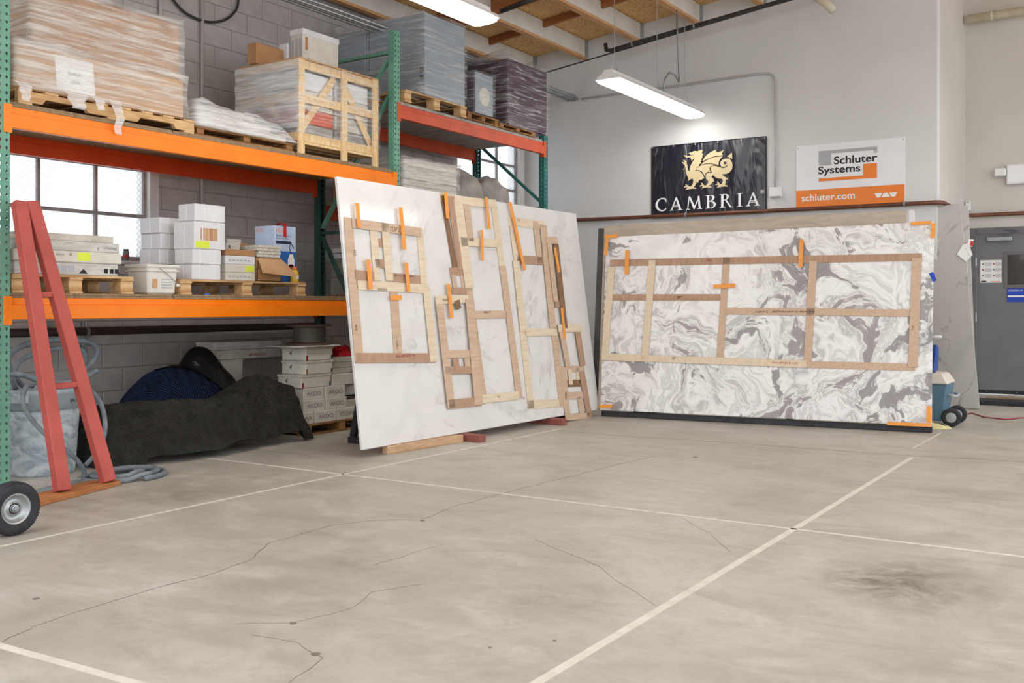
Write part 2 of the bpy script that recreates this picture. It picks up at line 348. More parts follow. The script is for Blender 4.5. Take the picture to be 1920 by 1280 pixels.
for a, c, w in (((-4.612, .5, 0), (-4.636, 8.0, 0), .022), ((-1.60, .2, 0), (-1.545, 5.15, 0), .036), ((-1.545, 5.15, 0), (-1.526, 7.93, 0), .034), ((-6.05, 5.0, 0), (3.5, 5.115, 0), .024), ((-4.6, 1.78, 0), (2.5, 2.2, 0), .035), ((-1.62, 8.45, 0), (-1.60, 9.6, 0), .016)):
    ribbon([Vector(a).lerp(Vector(c), i / 8) + Vector((nz(i * 3.1, a[0]) * .004, nz(i * 1.7, a[1]) * .004, 0)) for i in range(9)], w, 'painted_line', 'floor_paint')
def crack(px, w=.006, jit=.02):
    P = [onZ(x, y) for x, y in px]; pts = []
    for i in range(len(P) - 1):
        n = max(2, int((P[i + 1] - P[i]).length / .05))
        for k in range(n):
            q = P[i].lerp(P[i + 1], k / n); pts.append(q + Vector((nz(q.x * 9, q.y * 9, 1) * jit, nz(q.x * 9, q.y * 9, 5) * jit, 0)))
    pts.append(P[-1]); ribbon(pts, [w * .75 * (.35 + .8 * abs(nz(i * .45, px[0][0]))) for i in range(len(pts))], 'floor_crack', 'floor_crack', .0008)
crack([(62, 1175), (160, 1143), (280, 1105), (400, 1075), (470, 1050), (502, 1020), (620, 985)], .011)
crack([(0, 1205), (60, 1178)], .008)
crack([(790, 975), (850, 950), (980, 915), (1090, 888), (1160, 870), (1230, 855)], .010)
crack([(620, 985), (700, 975), (790, 975)], .004)
crack([(440, 1170), (545, 1168), (660, 1140), (700, 1110), (790, 1095)], .004)
crack([(545, 1280), (600, 1232), (560, 1205), (470, 1190)], .006)
crack([(1000, 1010), (1120, 1060), (1190, 1110), (1230, 1135)], .0035)
crack([(700, 1060), (780, 1035), (830, 1020)], .003)
crack([(990, 803), (1180, 818), (1400, 832), (1640, 850), (1920, 866)], .012, .006)
crack([(1275, 970), (1330, 1000), (1370, 1035)], .003)
for q, s in (((792, 976), .02), ((550, 1168), .018), ((592, 1226), .025), ((68, 1122), .02), ((1040, 1201), .012), ((919, 1214), .012), ((1304, 857), .03)):
    p = onZ(*q); b = B(); n = 9; b.prism([p + Vector((math.cos(6.283 * i / n) * s * (.6 + .5 * abs(nz(i, s * 90))), math.sin(6.283 * i / n) * s * (.6 + .5 * abs(nz(i + 7, s * 90))), .0002)) for i in range(n)], (0, 0, 1), .001); b.build('floor_chip', 'floor_crack', floor)
# ---- left wall of painted block, two steel windows
WIN = [(3.63, 5.715, 1.545, 2.79), (10.43, 11.93, 2.45, 3.62)]
wallL = B()
def wall_rects(y0, y1, z0, z1, holes):
    ys = sorted({y0, y1} | {h[0] for h in holes} | {h[1] for h in holes}); zs = sorted({z0, z1} | {h[2] for h in holes} | {h[3] for h in holes}); out = []
    for i in range(len(ys) - 1):
        for j in range(len(zs) - 1):
            cy, cz = (ys[i] + ys[i + 1]) / 2, (zs[j] + zs[j + 1]) / 2
            if not any(h[0] < cy < h[1] and h[2] < cz < h[3] for h in holes): out.append((ys[i], ys[i + 1], zs[j], zs[j + 1]))
    return out
for r in wall_rects(-1, YB + .2, 0, 4.75, WIN): wallL.box(XW - .2, XW - .007, *r)
wallL = wallL.build('wall_left', 'mortar', kind='structure')
cand = []
BW, BH = .4064, .2032
for r in range(23):
    for c in range(-1, 22):
        y0 = 3.40 + c * BW + (BW / 2 if r % 2 else 0); z0 = r * BH; y1, z1 = y0 + BW, z0 + BH
        y1 = min(y1, YB)
        if y1 - y0 < .05: continue
        segs = [(y0, y1, z0, z1)]
        for h in WIN:
            ns = []
            for s in segs:
                if s[1] <= h[0] or s[0] >= h[1] or s[3] <= h[2] or s[2] >= h[3]: ns.append(s); continue
                if s[2] < h[2] - .03: ns.append((s[0], s[1], s[2], h[2]))
                elif s[3] > h[3] + .03: ns.append((s[0], s[1], h[3], s[3]))
                else:
                    if s[0] < h[0] - .04: ns.append((s[0], h[0], s[2], s[3]))
                    if s[1] > h[1] + .04: ns.append((h[1], s[1], s[2], s[3]))
            segs = ns
        for s in segs:
            if s[3] - s[2] > .05 and s[1] - s[0] > .05: cand.append(s)
def seen(s):   # in frame and not wholly behind the big wrapped loads or the leaning slab
    y, z = (s[0] + s[1]) / 2, (s[2] + s[3]) / 2; d = Vector((XW, y, z)) - CAM; dep = d.dot(FW); px = 960 + FPX * d.dot(RT) / dep; py = HZ - FPX * d.z / dep
    if not (-60 < px < 1010 and -40 < py < 800): return None
    hid = (px < 300 and py < 230) or (460 < px < 690 and 150 < py < 300) or (680 < px < 990 and (py > 380 or py < 250))
    return dep + (50 if hid else 0)
vis = sorted([(seen(s), s) for s in cand if seen(s) is not None]); keep = {s for _, s in vis[:300]}; shared = {}; rest = B(); J = .004
for s in cand:
    if s in keep:
        k = (round(s[1] - s[0], 3), round(s[3] - s[2], 3)); org = Vector((XW - .045, (s[0] + s[1]) / 2, s[2] + J))
        if k not in shared:
            o = bx('block', 'block_paint', XW - .09, XW, s[0] + J, s[1] - J, s[2] + J, s[3] - J, wallL, .004); shared[k] = o
        else: share('block', shared[k], wallL, org)
    else: rest.box(XW - .09, XW, s[0] + J, s[1] - J, s[2] + J, s[3] - J)
if rest.v: rest.build('block_field', 'block_paint', wallL, 0, kind='stuff')
def window(name, y0, y1, z0, z1, cols, rows, trim):
    w = tag(put(name, None, None, Vector((XW - .05, (y0 + y1) / 2, z0))), kind='structure'); f = B(); X0, X1 = XW - .09, XW - .04; t = .022
    f.box(X0, X1, y0, y0 + t * 2, z0, z1); f.box(X0, X1, y1 - t * 2, y1, z0, z1); f.box(X0, X1, y0, y1, z0, z0 + t * 2); f.box(X0, X1, y0, y1, z1 - t * 2, z1)
    f.build('window_frame', 'frame_grey', w, .003)
    for c in cols[1:-1]: bx('mullion', 'frame_grey', X0 + .006, X1 - .004, c - t / 2 - .004, c + t / 2 + .004, z0 + .04, z1 - .04, w, .003)
    for i, z in enumerate(rows[1:-1]): bx('mullion', 'frame_grey', X0 + .004, X1 - .008, y0 + .04, y1 - .04, z - t / 2 - .004, z + t / 2 + .004, w, .003)
    for i in range(len(cols) - 1):
        for j in range(len(rows) - 1):
            bx('pane', 'wire_glass', XW - .068, XW - .064, cols[i] + .008, cols[i + 1] - .008, rows[j] + .008, rows[j + 1] - .008, w, 0)
    bx('window_sill', 'jamb_white', XW - .1, XW + .03, y0 - .03, y1 + .03, z0 - .03, z0 + .004, w)
    if trim: bx('jamb', 'jamb_white', XW - .1, XW + .012, y1 - .014, y1 + trim, z0 - .03, z1, w)
    # wire mesh in the glass
    g = B()
    for i in range(len(cols) - 1):
        for j in range(len(rows) - 1):
            a, b2, c, d = cols[i] + .012, cols[i + 1] - .012, rows[j] + .012, rows[j + 1] - .012; W_, H_ = b2 - a, d - c; st = .05
            for sgn in (1, -1):
                k = -H_
                while k < W_:
                    s0, s1 = max(k, 0), min(k + H_, W_)
                    if s1 - s0 > .01:
                        p0 = (s0, s0 - k) if sgn > 0 else (s0, H_ - (s0 - k)); p1 = (s1, s1 - k) if sgn > 0 else (s1, H_ - (s1 - k))
                        g.bar((XW - .062, a + p0[0], c + p0[1]), (XW - .062, a + p1[0], c + p1[1]), .0016, .0016)
                    k += st
    g.build('wire_mesh', 'galv', w, kind='stuff'); return w
window('window_1', *WIN[0], [3.63, 4.15, 4.675, 5.20, 5.715], [1.545, 1.955, 2.375, 2.79], .085)
window('window_2', *WIN[1], [10.43, 10.92, 11.42, 11.93], [2.45, 2.79, 3.14, 3.62], .11)
# ---- back wall, return and far wall with the door
bx('wall_back', 'wall_paint', XW - .2, XC, YB, YB + .2, 0, 5.6, None, 0, kind='structure')
bx('wall_return', 'wall_warm', XC - .19, XC, YB + .2, YD, 0, 5.6, None, 0, kind='structure')
wf = B()
for r in wall_rects(-2.2, 5, 0, 5.9, [(-1.955, -.95, 0, 2.12)]): wf.box(r[0], r[1], YD, YD + .2, r[2], r[3])
wf.build('wall_far', 'wall_warm', kind='structure')
tr = B(); tr.bar((-7.5, YB - .004, roofz(-7.5) - .01), (XC, YB - .004, roofz(XC) - .01), .016, .008, (0, 1, 0)); tr.build('trim_1', 'black_pipe', kind='structure')
tv = B(); tv.box(XC - .004, XC + .004, YD - .012, YD - .001, .02, 4.9); tv.build('trim_2', 'jamb_white', kind='structure')
d1 = tag(put('door_1', None, None, Vector((-1.45, YD, 0))), kind='structure')
f = B(); f.box(-2.01, -1.925, YD - .02, YD + .1, 0, 2.16); f.box(-1.925, -.9, YD - .02, YD + .1, 2.075, 2.16); f.build('door_frame', 'door_frame', d1, .004)
lf = B()
for r in wall_rects(-1.92, -.92, .015, 2.072, [(-1.56, -1.0, 1.42, 1.80)]): lf.box(r[0], r[1], YD + .01, YD + .05, r[2], r[3])
lf = lf.build('door_leaf', 'door_grey', d1)
vf = B()
for y in ((-1.60, -1.56, 1.38, 1.84), (-1.0, -.96, 1.38, 1.84), (-1.56, -1.0, 1.38, 1.42), (-1.56, -1.0, 1.80, 1.84)): vf.box(y[0], y[1], YD - .002, YD + .012, y[2], y[3])
vf.build('vision_frame', 'door_frame', lf, .002); bx('vision_pane', 'dark_glass', -1.56, -1.0, YD + .02, YD + .026, 1.42, 1.80, lf, 0)
for z in (.25, 1.0, 1.72):
    h = B(); h.tube([(-1.925, YD - .012, z - .055), (-1.925, YD - .012, z + .055)], .012, 8); h.build('hinge', 'steel', lf)
c = B(); c.box(-1.79, -1.50, YD - .05, YD + .008, 1.985, 2.035); c.bar((-1.6, YD - .03, 2.05), (-1.42, YD - .05, 2.11), .02, .008); c.bar((-1.42, YD - .05, 2.11), (-1.6, YD - .02, 2.125), .02, .008); c.build('door_closer', 'steel', lf, .004)
s_ = B(); s_.box(-1.92, -.92, YD + .0, YD + .012, .012, .06); sw = s_.build('door_sweep', 'rubber', lf)
for x in (-1.8, -1.45, -1.1): b = B(); b.lathe((x, YD - .001, .04), [(0, -.003), (.007, -.003), (.007, .002)], 10, 'y'); b.build('screw', 'steel', sw)
# ---- ceiling: sheathing panels on joists, short purlins between
ce = tag(put('ceiling', None, None, Vector((-3, 6, roofz(-3) + .26))), kind='structure')
JX = [-7.47 + .843 * i for i in range(13)]; JH = .255
for i, x in enumerate(JX):
    z = roofz(x); j = B(); j.box(x - .038, x + .038, 1.2, YB, z + .03, z + JH); jo = j.build('joist', 'joist_white', ce, .003)
    b = B(); b.box(x - .045, x + .045, 1.2, YB - .002, z, z + .034); b.build('bottom_flange', 'glulam', jo, .003)
    h = B(); h.box(x - .05, x - .039, YB - .09, YB - .001, z + .01, z + JH); h.box(x + .039, x + .05, YB - .09, YB - .001, z + .01, z + JH); h.build('joist_hanger', 'galv', jo)
for i in range(len(JX) - 1):
    xa, xb = JX[i] + .038, JX[i + 1] - .038; za, zb = roofz(xa) + JH, roofz(xb) + JH; y = YB
    k = 0
    while y > 1.3:
        yn = y - 1.19; dp = .235 if k % 2 else .09
        p = B(); q = [(xa - .03, yn + .004, za), (xb + .03, yn + .004, zb), (xb + .03, y - .004, zb), (xa - .03, y - .004, za)]; p.slabq(q, (0, 0, 1), .02); p.build('osb_panel', 'osb', ce)
        u = B(); u.hexa([(xa, yn - .025, za - dp), (xb, yn - .025, zb - dp), (xb, yn + .025, zb - dp), (xa, yn + .025, za - dp)], [(xa, yn - .025, za - .001), (xb, yn - .025, zb - .001), (xb, yn + .025, zb - .001), (xa, yn + .025, za - .001)]); u.build('purlin', 'purlin_wood', ce)
        y = yn; k += 1
rfp = B(); rfp.hexa([(-7.9, 1.2, roofz(-7.9) + .30), (2.9, 1.2, roofz(2.9) + .30), (2.9, YD + .3, roofz(2.9) + .30), (-7.9, YD + .3, roofz(-7.9) + .30)], [(-7.9, 1.2, roofz(-7.9) + .34), (2.9, 1.2, roofz(2.9) + .34), (2.9, YD + .3, roofz(2.9) + .34), (-7.9, YD + .3, roofz(-7.9) + .34)]); rfp.build('roof_deck', 'osb', ce)
# ---- service pipes and conduits
def pipe(name, pts, r, m, label, cat='pipe', clamps=(), cm='galv', n=10, group=None):
    o = B().tube(pts, r, n).build(name, m, None, 0, True, label, cat, group)
    for c_, ax in clamps:
        c_ = Vector(c_); k = B()
        if ax == 'x': k.lathe(c_, [(r + .001, -.012), (r + .008, -.012), (r + .008, .012), (r + .001, .012)], 12, 'x')
        else: k.lathe(c_, [(r + .001, -.012), (r + .008, -.012), (r + .008, .012), (r + .001, .012)], 12, 'y')
        k.tube([c_ + Vector((0, .0, r)), c_ + Vector((0, .0, r + .05))], .005, 6); k.build('clamp', cm, o)
    return o
zP = 2.325
pipe('sprinkler_pipe', [(-7.4, YB - .06, zP + .03), (-6.2, YB - .06, zP + .015), (-3, YB - .06, zP), (XC - .02, YB - .06, zP), (XC + .03, YB - .03, zP), (XC + .06, YB + .05, zP), (XC + .06, YB + .6, zP), (XC + .06, YD - .2, zP), (XC + .09, YD - .08, zP), (XC + .2, YD - .06, zP), (1.5, YD - .06, zP)], .026, 'copper_pipe', 'long brown pipe running along the back wall just below the dark dragon banner', clamps=[((-5.1, YB - .06, zP + .01), 'x'), ((-2.40, YB - .06, zP), 'x')])
pipe('wall_pipe', [(-7.5, 2.2, .935), (-7.5, 7.8, .935)], .036, 'dark_pipe', 'dark brown pipe along the block wall under the lower orange beam', clamps=[((-7.5, 4.75, .935), 'y'), ((-7.5, 5.0, .935), 'y')])
zc = 4.05
for i in range(4):
    pipe('ceiling_conduit', [(-6.90 + i * .05, 1.5, zc + (i % 2) * .02), (-6.90 + i * .05, YB - .12, zc + (i % 2) * .02), (-6.88 + i * .05, YB - .03, zc - .02)], .017, 'galv', ['conduit nearest the block wall in the ceiling bundle of four', 'second conduit from the block wall in the ceiling bundle', 'third conduit from the block wall in the ceiling bundle', 'conduit farthest from the block wall in the ceiling bundle'][i], 'conduit', n=8, group='ceiling conduit bundle')
w0 = onY(1090, 186, YB - .03); P = [w0] + [onY(x, y, YB - .03) for x, y in ((1165, 175), (1290, 158), (1425, 138), (1443, 138), (1451, 143), (1454, 152), (1454, 200), (1454, 300), (1453, 352))]
pipe('wall_conduit', P, .014, 'conduit_paint', 'thin metal conduit crossing the back wall and dropping down between the two signs', 'conduit', n=8)
q = onY(1453, 352, YB); jb = thing('junction_box', 'small white electrical box on the back wall between the banner and the orange sign', 'electrical box', Vector((q.x, YB - .03, q.z - .1)))
bx('box_body', 'white_plastic', q.x - .06, q.x + .09, YB - .06, YB - .001, q.z - .12, q.z, jb, .006); bx('box_cover', 'white_plastic', q.x - .05, q.x + .08, YB - .066, YB - .06, q.z - .11, q.z - .01, jb, .002)
pp = [onY(1135, 82, 11.65), onY(1137, 94, 11.65), onY(1145, 95, 11.65), onY(1200, 78, 11.65), onY(1480, -2, 11.65), onY(1600, -36, 11.65)]
pipe('roof_pipe', pp, .028, 'black_pipe', 'black pipe slung under the joist ends along the top of the back wall', clamps=[(onY(1186, 82, 11.65), 'x'), (onY(1302, 48, 11.65), 'x')])
pipe('roof_pipe', [onZ(940, 21, 4.62), onZ(1010, -6, 4.66)], .028, 'black_pipe', 'short black pipe between two joists to the right of the near ceiling lamp')
pipe('drain_pipe', [(-2.02, YD - .14, 4.86), (1.5, YD - .14, 4.90)], .058, 'cream_pipe', 'thick cream pipe high on the far wall above the grey door', clamps=[((-1.72, YD - .14, 4.865), 'x'), ((-1.19, YD - .14, 4.87), 'x')], cm='cream_pipe', n=16)
pipe('vent_pipe', [onY(1522, -12, 11.5), onY(1548, 6, 11.5), onY(1562, 20, 11.5)], .05, 'cream_pipe', 'short cream pipe end poking out of the ceiling above the orange and white sign', n=14)
cb = [onZ(305 + 145 * math.cos(a) * 1.0, 0, 1) for a in (0,)]
lp = [onX(x, y, XW + .03) for x, y in ((318, -10), (345, 22), (385, 40), (420, 38), (443, 18), (448, -10))]
pipe('hanging_cable', sm(lp), .012, 'black_pipe', 'dark cable looping down the block wall at the top left', 'cable', n=8)
pipe('wall_conduit', [(XW + .03, 6.27, 1.5), (XW + .03, 6.27, 4.5)], .016, 'conduit_paint', 'vertical conduit on the grey block wall beside the steel window', 'conduit', n=8)
pipe('wall_conduit', [(XW + .03, 5.80, 2.9), (XW + .03, 5.80, 4.5)], .016, 'conduit_paint', 'vertical conduit on the block wall behind the top of the big wrapped cartons', 'conduit', n=8)
for y in (4.72, 5.05):
    b = B(); b.box(XW, XW + .02, y - .02, y + .02, .62, 1.02); b.box(XW + .02, XW + .09, y - .015, y + .015, .885, .9); b.build('pipe_bracket', 'galv', None, .002, label=('metal strap bracket on the block wall behind the trash can hoses' if y < 5 else 'metal strap bracket on the block wall above the blue blanket'), cat='bracket')
# ---- lamps
def lamp(x, y0, y1, z, label, wires):
    t = thing('ceiling_lamp', label, 'lamp', Vector((x, (y0 + y1) / 2, z)), 'suspended strip lamps')
    def sec(y, n, pts): return [(x + a, y, z + b) for a, b in pts]
    pr = [(-.15, .0), (-.125, .035), (-.06, .07), (-.05, .105), (.05, .105), (.06, .07), (.125, .035), (.15, .0)]
    b = B(); a_, b_ = sec(y0, 0, pr), sec(y1, 0, pr); k = len(pr); b.poly(a_ + b_, [tuple(range(k)), tuple(range(2 * k - 1, k - 1, -1))] + [(i, i + 1, k + i + 1, k + i) for i in range(k - 1)]); b.build('lamp_housing', 'white_plastic', t)
    L = (y1 - y0) / 2
    for i in range(2):
        ya = y0 + .01 + i * L; yb = ya + L - .02; dp = [(-.145, -.001), (-.12, -.03), (-.05, -.042), (.05, -.042), (.12, -.03), (.145, -.001)]
        b = B(); a_, b_ = sec(ya, 0, dp), sec(yb, 0, dp); k = len(dp); b.poly(a_ + b_, [tuple(range(k)), tuple(range(2 * k - 1, k - 1, -1))] + [(i2, (i2 + 1) % k, k + (i2 + 1) % k, k + i2) for i2 in range(k)]); b.build('diffuser', 'lamp_diffuser', t)
    for y in wires:
        b = B(); zt = roofz(x) + .02; b.tube([(x, y, z + .26), (x, y, zt)], .004, 6); b.tube([(x - .045, y, z + .10), (x, y, z + .26), (x + .045, y, z + .10)], .003, 6); b.build('hanger_wire', 'galv', t)
    for y in (y0, y1):
        b = B(); s = 1 if y == y1 else -1; b.slabq([(x - .15, y, z), (x + .15, y, z), (x + .125, y, z + .035), (x - .125, y, z + .035)], (0, s, 0), .008); b.build('end_cap', 'white_plastic', t)
    return t
lp1 = lamp(-4.91, 9.46, 11.86, 3.585, 'lit strip lamp hanging in front of the white back wall', (9.62, 10.72, 11.55))
lp2 = lamp(-4.78, 4.55, 6.95, 3.585, 'bright strip lamp at the top edge above the wrapped grey cabinet', (4.7, 5.8, 6.8))
b = B(); a = Vector((-4.91, 11.30, roofz(-4.91) + .02)); b.tube([a, (-4.9, 11.30, 4.4), (-4.89, 11.32, 4.02), (-4.885, 11.31, 3.90), (-4.89, 11.2, 3.97), (-4.9, 11.05, 3.97), (-4.91, 10.93, 3.86), (-4.91, 10.90, 3.70)], .011, 8); b.build('power_cord', 'galv', lp1, 0, True)
# ---- far wall fittings
el = thing('emergency_light', 'white emergency light box with a lamp head on the far wall above the door', 'emergency light', Vector((-1.45, YD, 2.72)))
bx('light_body', 'white_plastic', -1.56, -1.2, YD - .09, YD - .001, 2.70, 2.95, el, .008); bx('light_lens', 'sign_white', -1.545, -1.2, YD - .096, YD - .09, 2.72, 2.93, el, .003); b = B(); b.box(-1.70, -1.565, YD - .11, YD - .03, 2.81, 2.91); b.build('lamp_head', 'white_plastic', el, .012)
th_ = thing('thermostat', 'small white sensor box on the return wall corner above the leaning grey slab', 'sensor', Vector((XC + .05, YD - .03, 2.42)))
bx('sensor_body', 'white_plastic', XC + .012, XC + .075, YD - .06, YD - .014, 2.39, 2.52, th_, .006); bx('sensor_knob', 'galv', XC + .025, XC + .062, YD - .063, YD - .06, 2.49, 2.51, th_, .001)
# ------------------------------------------------------------------ pallet rack
XR, XRr = -6.206, -7.273
rack = thing('pallet_rack', 'tall steel pallet rack with green uprights and orange beams along the block wall', 'pallet rack', Vector((-6.74, 6.95, 0)))
def holed(b, axis, a0, a1, z0, z1, X, pitch, r, cols, tear):
    """plate with punched holes in the plane X=const ('x') or Y=const ('y')"""
    P = lambda a, z: (X, a, z) if axis == 'x' else (a, X, z)
    w = (a1 - a0) / cols; n = int((z1 - z0) / pitch)
    for c in range(cols):
        for k in range(n):
            u0, u1, v0, v1 = a0 + c * w, a0 + (c + 1) * w, z0 + k * pitch, z0 + (k + 1) * pitch; uc, vc = (u0 + u1) / 2, (v0 + v1) / 2
            out = [(u0, v0), (uc, v0), (u1, v0), (u1, vc), (u1, v1), (uc, v1), (u0, v1), (u0, vc)]
            if tear: hole = [(uc - r * .35, vc - r * 1.35), (uc, vc - r * 1.5), (uc + r * .35, vc - r * 1.35), (uc + r * .95, vc), (uc + r * .75, vc + r), (uc, vc + r * 1.25), (uc - r * .75, vc + r), (uc - r * .95, vc)]
            else: hole = [(uc + r * math.cos(math.pi * (-.75 + i / 4)), vc + r * math.sin(math.pi * (-.75 + i / 4))) for i in range(8)]
            b.poly([P(*p) for p in out] + [P(*p) for p in hole], [(i, (i + 1) % 8, 8 + (i + 1) % 8, 8 + i) for i in range(8)])
    if z0 + n * pitch < z1: b.poly([P(a0, z0 + n * pitch), P(a1, z0 + n * pitch), P(a1, z1), P(a0, z1)], [(0, 1, 2, 3)])
def upright(front, y0, y1, z1, m):
    X0, X1 = (XR, XR - .072) if front else (XRr, XRr + .072); b = B()
    holed(b, 'x', y0, y1, 0.01, z1, X0, .0508, .0085, 2, True); holed(b, 'x', y0, y1, 0.01, z1, X0 - (.004 if front else -.004), .0508, .0083, 2, True)
    lo, hi = min(X0, X1), max(X0, X1)
    holed(b, 'y', lo, hi, .01, z1, y0, .0508, .005, 1, False); holed(b, 'y', lo, hi, .01, z1, y1, .0508, .005, 1, False)
    lip = X1; b.box(lip - .002, lip + .002, y0, y0 + .02, 0.01, z1); b.box(lip - .002, lip + .002, y1 - .02, y1, .01, z1)
    u = b.build('upright', m, rack, fix=False)
    f = B(); f.box(lo - .02, hi + .02, y0 - .02, y1 + .02, 0, .012); f.build('foot_plate', m, u, .002); return u
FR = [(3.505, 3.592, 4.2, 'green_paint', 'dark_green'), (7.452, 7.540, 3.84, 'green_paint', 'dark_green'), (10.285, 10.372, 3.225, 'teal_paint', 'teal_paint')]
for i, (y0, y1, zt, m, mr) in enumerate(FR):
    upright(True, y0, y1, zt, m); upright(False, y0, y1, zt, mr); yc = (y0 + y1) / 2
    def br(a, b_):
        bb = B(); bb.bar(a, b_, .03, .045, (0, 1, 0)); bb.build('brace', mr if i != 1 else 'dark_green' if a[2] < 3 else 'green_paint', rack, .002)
    Xf_, Xb_ = XR - .074, XRr + .074
    hs, ds = {0: ((.25, 1.5, 2.7, 4.0), ((.3, 1.45), (2.65, 1.55), (2.75, 3.95))), 1: ((.25, 1.9, 3.64), ((.30, 1.86), (3.25, 1.95))), 2: ((.25, 1.2, 2.345), ((1.25, 2.3), (2.42, 3.20), (.3, 1.15)))}[i]
    for h_ in hs: br((Xf_, yc, h_), (Xb_, yc, h_))
    for zf, zr in ds: br((Xf_, yc, zf), (Xb_, yc, zr))
    if i == 1: br((Xf_, yc, 3.60), (Xf_ - .35, yc, 3.20))
def beam(front, ya, yb, z0, z1, m, mend):
    s = 1 if front else -1; X = XR if front else XRr; b = B(); h = z1 - z0; zs = z0 + h * .68
    lo, hi = sorted((X + s * .004, X - s * .045)); b.box(lo, hi, ya + .003, yb - .003, z0, zs)
    lo, hi = sorted((X - s * .014, X - s * .045)); b.box(lo, hi, ya + .003, yb - .003, zs, z1)
    o = b.build('beam', m, rack, .003)
    for y, d in ((ya, -1), (yb, 1)):
        c = B(); lo, hi = sorted((X + s * .001, X + s * .006)); a0, a1 = sorted((y - d * .012, y + d * .045)); c.box(lo, hi, a0, a1, z0 - .035, z1 + .012)
        lo, hi = sorted((X + s * .005, X - s * .05)); a0, a1 = sorted((y - d * .012, y - d * .004)); c.box(lo, hi, a0, a1, z0 - .035, z1 + .012); e = c.build('beam_connector', mend, o, .0015)
        for k in range(3):
            r = B(); r.lathe((X + s * .006, y + d * .022, z0 + .02 + k * .05), [(0, s * .004), (.007, s * .003), (.008, 0)], 8, 'x'); r.build('rivet', mend, o)
LV1, LV2 = ((1.06, 1.20), (2.305, 2.445)), ((1.06, 1.20), (2.05, 2.19), (2.995, 3.135))
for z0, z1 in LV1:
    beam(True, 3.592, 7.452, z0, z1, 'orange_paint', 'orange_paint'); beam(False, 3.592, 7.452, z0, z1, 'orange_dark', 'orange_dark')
for z0, z1 in LV2:
    beam(True, 7.540, 10.285, z0, z1, 'red_orange', 'red_orange'); beam(False, 7.540, 10.285, z0, z1, 'red_orange', 'red_orange')
DK = []
def deck(ya, yb, z, layers, m, nb):
    L = (yb - ya) / nb
    for l in range(layers):
        for k in range(nb):
            of = .0 if l == 0 else .012; bx('deck_board', m, XRr + .02 + of, XR - .012 - .02 * nz(k * 3.1, l * 2.7 + z) - of, ya + k * L + .004, ya + (k + 1) * L - .004, z + l * .018, z + l * .018 + .017, rack, .002)
deck(3.60, 7.445, 1.2, 2, 'deck_wood', 3); deck(3.60, 7.445, 2.445, 2, 'deck_wood', 3)
deck(7.55, 10.28, 1.2, 2, 'deck_wood', 2); deck(7.55, 10.28, 2.19, 2, 'deck_wood', 2); deck(7.55, 10.28, 3.135, 2, 'deck_grey', 2)
ZL, ZU, ZB, ZM = 1.2355, 2.4805, 3.1705, 2.2255   # deck tops
# ------------------------------------------------------------------ pallets
def pallet(x0, x1, y0, y1, z, h, label, m='pallet_wood', stringers='x', nb=6, group='pallets', block=False):
    """x0 front (larger X). Deck boards run along Y, stringers along X (seen end-on) or along Y."""
    t = thing('pallet', label, 'pallet', Vector(((x0 + x1) / 2, (y0 + y1) / 2, z)), group); bt = .016
    lo, hi = min(x0, x1), max(x0, x1)
    if stringers == 'y':
        for k in range(3):
            xc = lo + .022 + (hi - lo - .044) * k / 2; b = B(); L = y1 - y0
            prof = [(y0, z + bt), (y0 + L * .12, z + bt), (y0 + L * .14, z + bt + .035), (y0 + L * .34, z + bt + .035), (y0 + L * .36, z + bt), (y0 + L * .64, z + bt), (y0 + L * .66, z + bt + .035), (y0 + L * .86, z + bt + .035), (y0 + L * .88, z + bt), (y1, z + bt), (y1, z + h - bt), (y0, z + h - bt)]
            b.prism([(xc - .019, a, c) for a, c in prof], (1, 0, 0), .038); b.build('stringer', m, t, .002)
        for k in range(nb):
            yc = y0 + .05 + (y1 - y0 - .1) * k / (nb - 1); bx('top_board', m, lo, hi, yc - .048, yc + .048, z + h - bt, z + h, t, .002)
        for k in range(3):
            yc = y0 + .05 + (y1 - y0 - .1) * k / 2; bx('bottom_board', m, lo, hi, yc - .048, yc + .048, z, z + bt, t, .002)
    else:
        for k in range(3):
            yc = y0 + .05 + (y1 - y0 - .1) * k / 2
            if block:
                for q in range(3):
                    xc = lo + .06 + (hi - lo - .12) * q / 2; bx('block', m, xc - .05, xc + .05, yc - .05, yc + .05, z + bt, z + h - bt * 2, t, .003)
                bx('bottom_board', m, lo, hi, yc - .05, yc + .05, z, z + bt, t, .002); bx('stringer_board', m, lo, hi, yc - .05, yc + .05, z + h - bt * 2, z + h - bt, t, .002)
            else:
                bx('stringer', m, lo, hi, yc - .035, yc + .035, z + bt, z + h - bt, t, .003)
        for k in range(nb):
            xc = lo + .05 + (hi - lo - .1) * k / (nb - 1); bx('top_board', m, xc - .047, xc + .047, y0, y1, z + h - bt, z + h, t, .002)
        if not block:
            for k in range(3): xc = lo + .05 + (hi - lo - .1) * k / 2; bx('bottom_board', m, xc - .047, xc + .047, y0, y1, z, z + bt, t, .002)
    return t
